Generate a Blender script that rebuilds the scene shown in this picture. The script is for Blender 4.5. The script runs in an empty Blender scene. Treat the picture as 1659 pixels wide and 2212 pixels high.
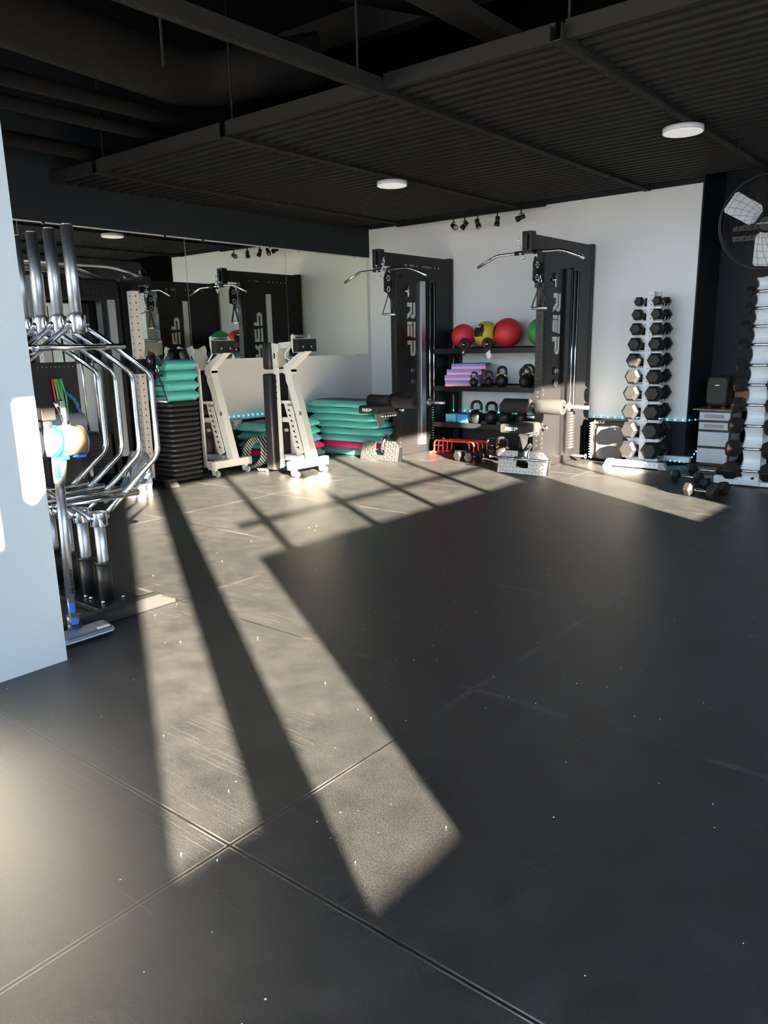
import bpy, bmesh, math, random
from mathutils import Vector, Matrix, Euler
random.seed(7)
S = bpy.context.scene
C = S.collection
PI = math.pi
# ------------------------------------------------------------------ camera
cam = bpy.data.objects.new('camera', bpy.data.cameras.new('camera'))
C.objects.link(cam); S.camera = cam
yaw, pitch, roll = math.radians(39.4), math.radians(13.756), math.radians(-1.243)
fw = Vector((-math.sin(yaw)*math.cos(pitch), math.cos(yaw)*math.cos(pitch), -math.sin(pitch)))
r0 = Vector((math.cos(yaw), math.sin(yaw), 0)); u0 = r0.cross(fw)
rr = math.cos(roll)*r0 + math.sin(roll)*u0; uu = -math.sin(roll)*r0 + math.cos(roll)*u0
M = Matrix((rr, uu, -fw)).transposed().to_4x4(); M.translation = (0, 0, 1.32)
cam.matrix_world = M
cam.data.sensor_fit = 'VERTICAL'; cam.data.sensor_height = 36; cam.data.sensor_width = 27
cam.data.lens = 1680/2212*36
cam.data.shift_x = 7.5/2212; cam.data.shift_y = 52/2212
cam.data.clip_start = 0.05
# ------------------------------------------------------------------ light
w = bpy.data.worlds.new('sky'); S.world = w; w.use_nodes = True
nt = w.node_tree; bg = nt.nodes['Background']
tc = nt.nodes.new('ShaderNodeTexCoord'); sp = nt.nodes.new('ShaderNodeSeparateXYZ'); cr = nt.nodes.new('ShaderNodeValToRGB')
nt.links.new(tc.outputs['Generated'], sp.inputs[0]); nt.links.new(sp.outputs['Z'], cr.inputs[0]); nt.links.new(cr.outputs[0], bg.inputs[0])
cr.color_ramp.elements[0].position = 0.0; cr.color_ramp.elements[0].color = (.42, .42, .45, 1)
cr.color_ramp.elements[1].position = 0.6; cr.color_ramp.elements[1].color = (.24, .48, .80, 1)
e = cr.color_ramp.elements.new(0.04); e.color = (.62, .80, .98, 1)
bg.inputs[1].default_value = 10.5
sl = bpy.data.lights.new('sun', 'SUN'); sun = bpy.data.objects.new('sun', sl); C.objects.link(sun)
ce, se = math.cos(math.radians(16.1)), math.sin(math.radians(16.1))
sd = Vector((-.846*ce, .533*ce, -se))
sun.rotation_euler = sd.to_track_quat('-Z', 'Y').to_euler(); sun.location = (8, -5, 5)
sl.energy = 215.0; sl.angle = math.radians(.55); sl.color = (1, .84, .62)
def portal(name, loc, rot, sx, sy):
    l = bpy.data.lights.new(name, 'AREA'); o = bpy.data.objects.new(name, l); C.objects.link(o)
    l.shape = 'RECTANGLE'; l.size = sx; l.size_y = sy; l.cycles.is_portal = True
    o.location = loc; o.rotation_euler = rot
portal('daylight_front', (-2.4, -4.45, 1.95), (-PI/2, 0, 0), 8.4, 3.9)
portal('daylight_side', (1.80, 1.0, 1.9), (0, PI/2, 0), 1.9, 8.5)
S.view_settings.view_transform = 'Standard'; S.view_settings.look = 'None'
S.view_settings.exposure = 0.05; S.view_settings.gamma = 1.0; S.view_settings.use_curve_mapping = False
# ------------------------------------------------------------------ materials
def nodes(name):
    m = bpy.data.materials.new(name); m.use_nodes = True
    return m, m.node_tree, m.node_tree.nodes['Principled BSDF']
def mat(name, col, rough=.5, metal=0, bump=0, scale=60, var=.12, coat=0, emit=None, es=0, trans=0, rv=0):
    m, t, b = nodes(name)
    tcn = t.nodes.new('ShaderNodeTexCoord'); n = t.nodes.new('ShaderNodeTexNoise')
    n.inputs['Scale'].default_value = scale; n.inputs['Detail'].default_value = 3
    t.links.new(tcn.outputs['Object'], n.inputs['Vector'])
    mx = t.nodes.new('ShaderNodeMix'); mx.data_type = 'RGBA'
    mx.inputs['A'].default_value = (*[c*(1-var) for c in col], 1); mx.inputs['B'].default_value = (*[min(1, c*(1+var)) for c in col], 1)
    t.links.new(n.outputs['Fac'], mx.inputs['Factor']); t.links.new(mx.outputs['Result'], b.inputs['Base Color'])
    b.inputs['Roughness'].default_value = rough; b.inputs['Metallic'].default_value = metal
    if coat: b.inputs['Coat Weight'].default_value = coat
    if trans: b.inputs['Transmission Weight'].default_value = trans
    if bump:
        bp = t.nodes.new('ShaderNodeBump'); bp.inputs['Strength'].default_value = bump; bp.inputs['Distance'].default_value = .002
        t.links.new(n.outputs['Fac'], bp.inputs['Height']); t.links.new(bp.outputs['Normal'], b.inputs['Normal'])
    if emit: b.inputs['Emission Color'].default_value = (*emit, 1); b.inputs['Emission Strength'].default_value = es
    return m
K = {}
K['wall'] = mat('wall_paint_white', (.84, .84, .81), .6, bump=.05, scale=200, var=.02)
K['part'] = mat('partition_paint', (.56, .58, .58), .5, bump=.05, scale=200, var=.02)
K['dark'] = mat('wall_paint_black', (.017, .020, .024), .55, bump=.08, scale=150)
K['ceil'] = mat('ceiling_black', (.006, .006, .006), .8, bump=.2, scale=80)
K['slat'] = mat('slat_black', (.011, .011, .0108), .6, bump=.3, scale=90, var=.3)
K['blk'] = mat('powder_coat_black', (.007, .007, .008), .33, bump=.1, scale=400)
K['plast'] = mat('black_plastic', (.014, .014, .015), .45, bump=.1, scale=200)
K['rubber'] = mat('rubber_black', (.009, .009, .010), .5, bump=.3, scale=120, var=.25)
K['foam'] = mat('grip_foam', (.017, .017, .018), .75, bump=.4, scale=500)
K['pad'] = mat('bench_vinyl', (.018, .018, .020), .42, bump=.3, scale=350)
K['chrome'] = mat('chrome', (.75, .76, .80), .16, 1, var=.04)
K['steel'] = mat('brushed_steel', (.60, .61, .63), .38, 1, bump=.15, scale=300, var=.08)
K['diam'] = mat('tread_plate_steel', (.42, .42, .42), .38, 1, var=.1)
K['white'] = mat('powder_coat_white', (.72, .73, .74), .35, bump=.05, scale=300, var=.02)
K['cream'] = mat('powder_coat_light_grey', (.66, .65, .60), .38, bump=.05, scale=300, var=.02)
K['tan'] = mat('upright_coppery_white', (.62, .54, .48), .4, var=.03)
K['hole'] = mat('hole_dark', (.004, .004, .004), .9)
K['logo'] = mat('logo_metal', (.62, .62, .62), .32, .6, var=.03)
K['logow'] = mat('logo_white', (.85, .85, .85), .4, var=.01)
K['teal'] = mat('teal_plastic', (.10, .42, .38), .42, bump=.1, scale=120, var=.08)
K['cyan'] = mat('cyan_plastic', (.10, .46, .52), .42, bump=.1, scale=120, var=.08)
K['pink'] = mat('pink_plastic', (.75, .03, .17), .38, bump=.1, scale=120, var=.06)
K['mat'] = mat('step_top_rubber', (.045, .045, .045), .6, bump=.5, scale=220, var=.2)
K['red'] = mat('ball_red', (.60, .025, .035), .5, bump=.3, scale=250)
K['yel'] = mat('ball_yellow', (.62, .44, .03), .5, bump=.3, scale=250)
K['grn'] = mat('ball_green', (.04, .28, .07), .5, bump=.3, scale=250)
K['fblue'] = mat('foam_blue', (.14, .22, .62), .8, bump=.3, scale=300)
K['fpink'] = mat('foam_pink', (.85, .32, .38), .8, bump=.3, scale=300)
K['iron'] = mat('kettlebell_iron', (.009, .009, .010), .42, bump=.3, scale=200)
K['ringy'] = mat('ring_yellow', (.75, .45, .04), .4); K['ringp'] = mat('ring_pink', (.85, .25, .32), .4)
K['ringg'] = mat('ring_green', (.25, .6, .05), .4); K['ringb'] = mat('ring_blue', (.05, .25, .6), .4)
K['org'] = mat('hurdle_orange_red', (.90, .06, .02), .3, var=.05)
K['led'] = mat('led_cyan', (.1, .7, .8), .4, emit=(.08, .75, 1.0), es=6)
K['wire'] = mat('wire_clear', (.35, .42, .45), .4)
K['lamp'] = mat('lamp_diffuser', (.8, .8, .78), .5, emit=(1, .98, .94), es=.42, var=.01)  # faint glow put in to stand for light falling on unlit discs
K['foil'] = mat('foil_bag', (.72, .72, .72), .25, .85, bump=.8, scale=18, var=.1)
K['vblue'] = mat('vacuum_blue', (.01, .14, .70), .3); K['vgrey'] = mat('vacuum_grey', (.13, .135, .145), .35, .3)
K['amber'] = mat('dust_bin', (.26, .17, .10), .22, var=.25, scale=30)
K['drawer'] = mat('frosted_drawer', (.50, .54, .56), .35, var=.15, scale=6)
K['board'] = mat('wood_board', (.20, .13, .07), .5, var=.3, scale=12)
K['card'] = mat('cardboard', (.22, .11, .055), .8)
K['blade'] = mat('fan_blade', (.85, .86, .87), .35, .1)
K['guard'] = mat('fan_guard', (.012, .012, .014), .5)
K['paper'] = mat('paper', (.75, .75, .75), .7, var=.02)
K['rope'] = mat('band_red', (.6, .03, .02), .5); K['bgreen'] = mat('band_green', (.05, .4, .12), .5)
K['grey'] = mat('grey_plastic', (.28, .28, .28), .5)
K['duct'] = mat('duct_black', (.016, .015, .014), .7, bump=.2, scale=20, var=.3)
K['bin'] = mat('case_gloss', (.05, .055, .06), .22, var=.1, scale=4)
# mirror
m, t, b = nodes('mirror_glass'); b.inputs['Base Color'].default_value = (.95, .95, .83, 1); b.inputs['Metallic'].default_value = 1; b.inputs['Roughness'].default_value = .015
n = t.nodes.new('ShaderNodeTexNoise'); n.inputs['Scale'].default_value = 1.5; rm = t.nodes.new('ShaderNodeMapRange'); rm.inputs['To Min'].default_value = .0; rm.inputs['To Max'].default_value = .03
t.links.new(n.outputs['Fac'], rm.inputs['Value']); t.links.new(rm.outputs[0], b.inputs['Roughness']); K['mirror'] = m
for k_, v_ in (('blk', .25), ('rubber', .25), ('foam', .2), ('pad', .3), ('plast', .3), ('iron', .35)): K[k_].node_tree.nodes['Principled BSDF'].inputs['Specular IOR Level'].default_value = v_
for k_ in ('ceil', 'slat', 'duct', 'dark'): K[k_].node_tree.nodes['Principled BSDF'].inputs['Specular IOR Level'].default_value = .12
# twisted rope
def stripe(name, a, bcol, scale, dirn='DIAGONAL'):
    m, t, b = nodes(name); tcn = t.nodes.new('ShaderNodeTexCoord'); wv = t.nodes.new('ShaderNodeTexWave'); wv.bands_direction = dirn
    wv.inputs['Scale'].default_value = scale; t.links.new(tcn.outputs['Object'], wv.inputs['Vector'])
    r = t.nodes.new('ShaderNodeValToRGB'); r.color_ramp.interpolation = 'CONSTANT'; r.color_ramp.elements[0].color = (*a, 1)
    r.color_ramp.elements[1].color = (*bcol, 1); r.color_ramp.elements[1].position = .55
    t.links.new(wv.outputs['Fac'], r.inputs[0]); t.links.new(r.outputs[0], b.inputs['Base Color']); b.inputs['Roughness'].default_value = .7
    return m
K['brope'] = stripe('rope_black_white', (.02, .02, .02), (.55, .53, .5), 14)
K['cord'] = stripe('cord_black_blue', (.01, .01, .012), (.03, .25, .55), 30)
# floor: black rubber mats with seams, scuffs and dust
def floor_mat():
    m, t, b = nodes('rubber_gym_mats'); N = t.nodes.new; L = t.links.new
    tcn = N('ShaderNodeTexCoord'); sx = N('ShaderNodeSeparateXYZ'); L(tcn.outputs['Object'], sx.inputs[0])
    def math_(op, a, bb=None, c=None):
        q = N('ShaderNodeMath'); q.operation = op
        for i, v in enumerate((a, bb, c)):
            if v is None: continue
            if hasattr(v, 'links') or hasattr(v, 'is_output'): L(v, q.inputs[i])
            else: q.inputs[i].default_value = v
        return q.outputs[0]
    def noise(scale, det=4, vec=None, rough=.5):
        q = N('ShaderNodeTexNoise'); q.inputs['Scale'].default_value = scale; q.inputs['Detail'].default_value = det; q.inputs['Roughness'].default_value = rough
        L(vec if vec else tcn.outputs['Object'], q.inputs['Vector']); return q.outputs['Fac']
    def seam(co, off, per):
        f = math_('FRACT', math_('DIVIDE', math_('SUBTRACT', co, off), per))
        return math_('MULTIPLY', math_('MINIMUM', f, math_('SUBTRACT', 1.0, f)), per)
    d = math_('MINIMUM', seam(sx.outputs['X'], -1.52-1.883*20, 1.883), seam(sx.outputs['Y'], 1.17-1.24*20, 1.24))
    line = math_('LESS_THAN', d, .004)
    edge = math_('MULTIPLY', math_('MULTIPLY', math_('LESS_THAN', d, .0085), math_('LESS_THAN', math_('ADD', d, 0.0), .0085)), math_('MAXIMUM', math_('MULTIPLY', math_('SUBTRACT', noise(2.2, 3), .42), 4.0), 0.0))
    big = noise(.9, 5); mid = noise(7, 6, rough=.65); fine = noise(900, 2)
    # scratches: stretched noise at two headings
    def scr(ang, sc, th):
        mp = N('ShaderNodeMapping'); mp.inputs['Rotation'].default_value = (0, 0, ang); mp.inputs['Scale'].default_value = (1.1, sc, 1)
        L(tcn.outputs['Object'], mp.inputs['Vector'])
        return math_('MULTIPLY', math_('GREATER_THAN', noise(1.6, 2, mp.outputs[0]), th), math_('GREATER_THAN', noise(1.3, 2), .53))
    sc = math_('ADD', math_('ADD', scr(.4, 75, .66), scr(1.5, 90, .67)), scr(-.75, 80, .67))
    vo = N('ShaderNodeTexVoronoi'); vo.inputs['Scale'].default_value = 14; L(tcn.outputs['Object'], vo.inputs['Vector'])
    speck = math_('MULTIPLY', math_('LESS_THAN', vo.outputs['Distance'], .045), math_('GREATER_THAN', noise(5, 1), .55))
    dust = math_('ADD', math_('MULTIPLY', math_('SUBTRACT', math_('MULTIPLY', big, mid), .17), .35), math_('ADD', .03, math_('MULTIPLY', math_('SUBTRACT', noise(220, 4, rough=.8), .5), .55)))
    tot = math_('ADD', math_('ADD', math_('MULTIPLY', edge, .9), math_('MULTIPLY', sc, .10)), math_('ADD', math_('MULTIPLY', speck, .6), math_('MAXIMUM', dust, 0)))
    mx = N('ShaderNodeMix'); mx.data_type = 'RGBA'; mx.clamp_factor = True
    mx.inputs['A'].default_value = (.007, .008, .0092, 1); mx.inputs['B'].default_value = (.17, .165, .16, 1); L(tot, mx.inputs['Factor'])
    m2 = N('ShaderNodeMix'); m2.data_type = 'RGBA'; L(line, m2.inputs['Factor']); L(mx.outputs['Result'], m2.inputs['A']); m2.inputs['B'].default_value = (.004, .004, .004, 1)
    L(m2.outputs['Result'], b.inputs['Base Color'])
    ro = N('ShaderNodeMapRange'); ro.inputs['To Min'].default_value = .34; ro.inputs['To Max'].default_value = .44; L(mid, ro.inputs['Value']); L(ro.outputs[0], b.inputs['Roughness'])
    bp = N('ShaderNodeBump'); bp.inputs['Strength'].default_value = .35; bp.inputs['Distance'].default_value = .0015; L(fine, bp.inputs['Height'])
    b2 = N('ShaderNodeBump'); b2.inputs['Strength'].default_value = .07; b2.inputs['Distance'].default_value = .004; L(mid, b2.inputs['Height']); L(bp.outputs['Normal'], b2.inputs['Normal'])
    L(b2.outputs['Normal'], b.inputs['Normal'])
    b.inputs['Specular IOR Level'].default_value = .55
    return m
K['floor'] = floor_mat()
# ------------------------------------------------------------------ geometry helpers
def V(*a): return Vector(a)
def rrect(L, W, r, n=4):
    out = []
    for cx, cy, a0 in ((L/2-r, W/2-r, 0), (-L/2+r, W/2-r, PI/2), (-L/2+r, -W/2+r, PI), (L/2-r, -W/2+r, 1.5*PI)):
        for i in range(n+1):
            a = a0+PI/2*i/n; out.append((cx+r*math.cos(a), cy+r*math.sin(a)))
    return out
def fillet(pts, rad, n=5):
    pts = [Vector(p) for p in pts]; out = [pts[0]]
    for i in range(1, len(pts)-1):
        a, b, c = pts[i-1], pts[i], pts[i+1]
        d1 = (a-b); d2 = (c-b); r = min(rad, d1.length*.45, d2.length*.45)
        p = b+d1.normalized()*r; q = b+d2.normalized()*r
        for k in range(n+1):
            s = k/n; out.append(p*(1-s)**2+b*2*s*(1-s)+q*s*s)
    out.append(pts[-1]); return out
class MB:
    def __init__(s): s.v = []; s.f = []; s.m = []; s.sm = []
    def add(s, vs, fs, m=0, smooth=False, T=None):
        o = len(s.v)
        s.v += [(T @ Vector(v)) if T else Vector(v) for v in vs]
        for f in fs: s.f.append([i+o for i in f]); s.m.append(m); s.sm.append(smooth)
        return s
    def box(s, c, d, rz=0, m=0, T=None, rot=None):
        R = (rot or Euler((0, 0, rz)).to_matrix())
        c = Vector(c); vs = [c+R @ Vector((x*d[0]/2, y*d[1]/2, z*d[2]/2)) for x in (-1, 1) for y in (-1, 1) for z in (-1, 1)]
        return s.add(vs, [(0, 1, 3, 2), (4, 6, 7, 5), (0, 4, 5, 1), (2, 3, 7, 6), (0, 2, 6, 4), (1, 5, 7, 3)], m, T=T)
    def b2(s, x0, x1, y0, y1, z0, z1, m=0):
        return s.box(((x0+x1)/2, (y0+y1)/2, (z0+z1)/2), (x1-x0, y1-y0, z1-z0), m=m)
    def loft(s, rings, m=0, smooth=True, closed=False, caps=True, T=None):
        n = len(rings[0]); vs = [p for r in rings for p in r]; fs = []
        R = len(rings)
        for i in range(R if closed else R-1):
            a = i*n; b = ((i+1) % R)*n
            for j in range(n): k = (j+1) % n; fs.append((a+j, a+k, b+k, b+j))
        s.add(vs, fs, m, smooth, T)
        if caps and not closed:
            o = len(s.v)-len(vs)
            s.f.append([o+j for j in reversed(range(n))]); s.m.append(m); s.sm.append(False)
            s.f.append([o+(R-1)*n+j for j in range(n)]); s.m.append(m); s.sm.append(False)
        return s
    def cyl(s, p0, p1, r, r1=None, seg=16, m=0, T=None, smooth=True):
        p0 = Vector(p0); p1 = Vector(p1); d = (p1-p0).normalized(); a = d.orthogonal().normalized(); b = d.cross(a)
        r1 = r if r1 is None else r1
        ring = lambda p, q: [p+(a*math.cos(2*PI*i/seg)+b*math.sin(2*PI*i/seg))*q for i in range(seg)]
        return s.loft([ring(p0, r), ring(p1, r1)], m, smooth, T=T)
    def tube(s, pts, r, seg=10, m=0, closed=False, fil=0, T=None, flat=1.0):
        if fil: pts = fillet(pts, fil)
        pts = [Vector(p) for p in pts]; n = len(pts); rings = []
        up = None
        for i, p in enumerate(pts):
            if closed: d = pts[(i+1) % n]-pts[i-1]
            else: d = pts[min(i+1, n-1)]-pts[max(i-1, 0)]
            d.normalize()
            a = (d.orthogonal() if up is None else up-d*up.dot(d)).normalized(); up = a; b = d.cross(a)
            rings.append([p+(a*math.cos(2*PI*k/seg)+b*flat*math.sin(2*PI*k/seg))*r for k in range(seg)])
        return s.loft(rings, m, True, closed, T=T)
    def ball(s, c, r, m=0, seg=20, rg=12, T=None):
        r = (r, r, r) if isinstance(r, (int, float)) else r; c = Vector(c); rings = []
        for i in range(rg+1):
            a = -PI/2+PI*i/rg; q = max(math.cos(a), .001)
            rings.append([c+Vector((r[0]*q*math.cos(2*PI*k/seg), r[1]*q*math.sin(2*PI*k/seg), r[2]*math.sin(a))) for k in range(seg)])
        return s.loft(rings, m, True, caps=False, T=T)
    def lathe(s, prof, m=0, seg=24, T=None, smooth=True):
        return s.loft([[Vector((r*math.cos(2*PI*k/seg), r*math.sin(2*PI*k/seg), z)) for k in range(seg)] for r, z in prof], m, smooth, T=T)
    def prism(s, poly, O, U, W, N, th, m=0):
        O, U, W, N = Vector(O), Vector(U), Vector(W), Vector(N)
        a = [O+U*x+W*y for x, y in poly]; b = [p+N*th for p in a]; n = len(a)
        fs = [list(reversed(range(n))), list(range(n, 2*n))]+[(i, (i+1) % n, n+(i+1) % n, n+i) for i in range(n)]
        return s.add(a+b, fs, m)
    def disc(s, c, nrm, r, m=0, seg=8, th=.002):
        c = Vector(c); nrm = Vector(nrm).normalized(); return s.cyl(c-nrm*th, c+nrm*th*.5, r, seg=seg, m=m)
    def build(s, name, mats, parent=None, off=None, bev=0, sub=0):
        me = bpy.data.meshes.new(name)
        o_ = off if off is not None else (parent_off(parent) if parent else Vector((0, 0, 0)))
        me.from_pydata([v-o_ for v in s.v], [], s.f)
        mats = mats if isinstance(mats, (list, tuple)) else [mats]
        for q in mats: me.materials.append(K[q] if isinstance(q, str) else q)
        for p, mi, sm in zip(me.polygons, s.m, s.sm): p.material_index = mi; p.use_smooth = sm
        b = bmesh.new(); b.from_mesh(me); bmesh.ops.recalc_face_normals(b, faces=b.faces); b.to_mesh(me); b.free()
        ob = bpy.data.objects.new(name, me); C.objects.link(ob)
        if parent: ob.parent = parent
        if bev:
            q = ob.modifiers.new('bevel', 'BEVEL'); q.width = bev; q.segments = 2; q.limit_method = 'ANGLE'; q.angle_limit = .7
        return ob
OFF = {}
def parent_off(p): return OFF.get(p.name, Vector((0, 0, 0)))
def tag(o, label, cat=None, group=None):
    if label: o['label'] = label
    if cat: o['category'] = cat
    if group: o['group'] = group
    return o
def thing(name, label, cat, loc=(0, 0, 0), rz=0, group=None, world=True):
    """Empty at the base; with world=True its parts are modelled in room coordinates"""
    o = bpy.data.objects.new(name, None); C.objects.link(o); o.location = loc; o.rotation_euler = (0, 0, rz); o.empty_display_size = .1
    OFF[o.name] = Vector(loc) if world else Vector((0, 0, 0))
    return tag(o, label, cat, group)
def part(mb, name, mats, parent, bev=0, label=None):
    top = parent
    while top.parent: top = top.parent
    o = mb.build(name, mats, parent, off=OFF.get(top.name, Vector((0, 0, 0))), bev=bev)
    if label: o['label'] = label
    return o
def struct(mb, name, mats, bev=0):
    o = mb.build(name, mats, bev=bev); o['kind'] = 'structure'; return o
def single(mb, name, mats, label, cat, loc=(0, 0, 0), group=None, bev=0):
    """a thing that is one mesh, origin at its base"""
    o = mb.build(name, mats, off=Vector(loc), bev=bev); o.location = loc
    return tag(o, label, cat, group)
def dup(root, loc, rz=None, label=None, group=None):
    r = root.copy(); C.objects.link(r); r.location = loc
    if rz is not None: r.rotation_euler = (0, 0, rz)
    if label: r['label'] = label
    if group: r['group'] = group
    for ch in list(root.children):
        c = ch.copy(); C.objects.link(c); c.parent = r
        for g in list(ch.children):
            d = g.copy(); C.objects.link(d); d.parent = c
    return r
def text(body, size, mats, name, parent, T, ext=.001, align='LEFT'):
    cu = bpy.data.curves.new(name, 'FONT'); cu.body = body; cu.size = size; cu.extrude = ext; cu.align_x = align
    tmp = bpy.data.objects.new('tmp', cu); C.objects.link(tmp)
    dg = bpy.context.evaluated_depsgraph_get(); me = bpy.data.meshes.new_from_object(tmp.evaluated_get(dg))
    bpy.data.objects.remove(tmp)
    top = parent
    while top.parent: top = top.parent
    me.transform(Matrix.Translation(-OFF.get(top.name, Vector((0, 0, 0)))) @ T)
    me.name = name; me.materials.clear(); me.materials.append(K[mats])
    o = bpy.data.objects.new(name, me); C.objects.link(o); o.parent = parent; return o
def frame(O, U, W):
    O, U, W = Vector(O), Vector(U).normalized(), Vector(W).normalized(); N = U.cross(W)
    Mx = Matrix((U, W, N)).transposed().to_4x4(); Mx.translation = O; return Mx
LET = {'R': [[(0, 0), (.26, 0), (.26, .6), (0, .6)], [(0, .78), (.80, .78), (1, .86), (.8, 1), (0, 1)], [(.74, .78), (1, .86), (1, .5), (.84, .38), (.74, .46)], [(.26, .38), (.84, .38), (.84, .58), (.26, .58)], [(.52, .38), (.82, .38), (1.04, 0), (.74, 0)]],
       'E': [[(0, .0), (.26, .0), (.26, .6), (0, .6)], [(0, .78), (1.0, .78), (1.05, 1), (0, 1)], [(.2, .38), (.95, .38), (1, .6), (.2, .6)], [(.2, 0), (.9, 0), (.95, .22), (.2, .22)]],
       'P': [[(0, 0), (.26, 0), (.26, .6), (0, .6)], [(0, .78), (.80, .78), (1, .86), (.8, 1), (0, 1)], [(.74, .78), (1, .86), (1, .5), (.84, .38), (.74, .46)], [(.26, .38), (.84, .38), (.84, .58), (.26, .58)]]}
def rep(mb, O, U, W, N, w, h, th=.003, m=0):
    """three block letters: w = total width, h = height"""
    lw = w/3.45
    for i, c in enumerate('REP'):
        for poly in LET[c]:
            mb.prism([(x*lw+i*lw*1.22, y*h) for x, y in poly], O, U, W, N, th, m)
ORD = ['topmost', 'second', 'third', 'fourth', 'fifth', 'sixth', 'seventh', 'eighth', 'ninth', 'lowest']
# ================================================================== SETTING
XL, YB, ZC = -7.2, 8.65, 2.85
f = MB().b2(-8, 3, -4.6, 10.2, -.05, 0); struct(f, 'floor', 'floor')
# left wall: black dado, white band, black above
q = MB(); q.b2(XL-.15, XL, -4.6, 10.2, .50, 1.20, 0); q.b2(XL-.15, XL, -4.6, 10.2, 1.20, 2.49, 0); q.b2(XL-.15, XL+.004, -4.6, 10.2, 2.49, 4.1, 1); q.b2(XL-.15, XL+.004, -4.6, 10.2, 0, .50, 1)
struct(q, 'wall_left', ['wall', 'dark'])
q = MB(); q.b2(XL, -2.79, YB, YB+.7, .45, ZC, 0); q.b2(XL, -2.79, YB, YB+.7, ZC, 4.1, 1); q.b2(XL, -2.785, YB-.004, YB+.7, 0, .45, 1)
q.b2(-2.79, -2.775, YB+.003, YB+.7, .45, 4.1, 1)
struct(q, 'wall_back', ['wall', 'dark'])
struct(MB().b2(-2.785, -1.9, 9.35, 9.5, 0, 4.1), 'wall_back_alcove', 'dark')
q = MB(); q.b2(-1.9, 1.85, YB, YB+.8, 0, .9, 1); q.b2(-1.9, 1.85, YB, YB+.8, .9, 2.5, 0); q.b2(-1.9, 1.85, YB, YB+.8, 2.5, 4.1, 1); struct(q, 'wall_back_right', ['wall', 'dark'])
# near white partition wall
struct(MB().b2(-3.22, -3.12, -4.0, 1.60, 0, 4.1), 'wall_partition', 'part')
struct(MB().b2(-3.235, -3.222, 1.52, 1.602, 0, 4.1), 'trim_1', 'board')
# window wall to the right: openings cut as (y0,y1,z0,z1)
ops = [(-2.2, -1.87, 2.0, 2.8), (-1.83, -1.70, 2.23, 2.80), (-1.57, -1.30, 2.36, 2.80), (-1.10, -.78, 1.12, 2.8), (-.58, -.175, .96, 2.8), (-.174, .07, 1.87, 2.8), (.13, .97, 1.87, 2.8), (1.03, 1.76, 1.87, 2.8), (1.82, 2.56, 1.87, 2.8), (2.62, 3.30, 1.87, 2.8), (3.62, 4.36, 1.20, 2.8), (4.42, 5.03, 1.6, 2.8)]  # unseen openings sized for the sun patches; first added to light the partition
q = MB(); y = -4.6
for a, b_, z0, z1 in ops:
    if a-y > .003: q.b2(1.75, 1.80, y, a, 0, 4.1)
    q.b2(1.75, 1.80, a, b_, 0, z0); q.b2(1.75, 1.80, a, b_, z1, 4.1); y = b_
q.b2(1.75, 1.80, y, 10.2, 0, 4.1); q.b2(1.76, 1.79, -.17, 3.3, 2.12, 2.17)
q.prism([(-1.57, 2.36), (-1.30, 2.36), (-1.30, 2.66)], (1.752, 0, 0), (0, 1, 0), (0, 0, 1), (1, 0, 0), .046)  # unseen wedge added to slant the lower edge of the sun patch
struct(q, 'wall_right', 'wall')
# unseen front wall behind the camera, storefront opening made tall to admit sky light
q = MB(); q.b2(-8, 1.8, -4.6, -4.5, 3.9, 4.1); q.b2(-8, -6.6, -4.6, -4.5, 0, 3.9)
for x in (-6.6, -4.5, -2.4, -.3, 1.75): q.b2(x-.04, x+.04, -4.6, -4.5, 0, 3.9)
struct(q, 'wall_front', 'dark')
struct(MB().b2(-8, 2, -4.6, 10.2, 4.1, 4.2), 'ceiling', 'ceil')
# corrugated black ceiling panels hung at 2.85 m
q = MB(); yy = 4.13; per = .112; n = int((8.28-4.13)/per)
pr_ = []
for i in range(n):
    y0 = 4.13+i*per
    pr_ += [(y0, .012), (y0+.012, -.012), (y0+.045, -.012), (y0+.062, .012), (y0+.070, .035), (y0+.100, .035)]
for (xa, xb) in ((-7.19, -6.50), (-6.44, -4.80), (-4.74, -3.33), (-3.27, -2.13), (-2.07, 1.74)):
    vs = [(xa, p[0], ZC+p[1]) for p in pr_]+[(xb, p[0], ZC+p[1]) for p in pr_]; k = len(pr_)
    q.add(vs, [(i, i+1, k+i+1, k+i) for i in range(k-1)]); q.b2(xa, xb, 4.11, 8.28, ZC+.05, ZC+.055)
    q.b2(xa, xb, 4.10, 4.13, ZC-.02, ZC+.07)
o = struct(q, 'ceiling_panel', 'slat')
# rails under the panels, along Y
for i, (x, y0) in enumerate(((-6.47, 4.1), (-4.77, 4.1), (-3.30, -3), (-2.10, 4.05))):
    r = MB(); y1 = 8.5
    r.b2(x-.032, x+.032, y0, y1, ZC-.035, ZC-.030); r.b2(x-.035, x-.030, y0, y1, ZC-.035, ZC+.045); r.b2(x+.030, x+.035, y0, y1, ZC-.035, ZC+.045)
    k = 0; yv = max(y0, 1.5)
    while yv < y1-.1: r.b2(x-.016, x+.016, yv, yv+.05, ZC-.0365, ZC-.034, 1); yv += .09
    struct(r, 'trim_%d' % (i+2), ['duct', 'hole'])
q = MB()
for x, y in ((-4.77, 4.2), (-3.30, 3.9), (-3.95, 3.0), (-2.10, 4.2), (-6.47, 4.2)): q.cyl((x, y, ZC), (x, y, 4.1), .008, seg=6)
for x, y in ((-4.77, 6.7), (-4.10, 7.6), (-2.10, 7.0), (-3.30, 7.3), (-6.3, 6.3)): q.cyl((x+.1, y, ZC-.13), (x+.1, y, ZC), .006, seg=6)
struct(q, 'trim_6', 'duct')
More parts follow.
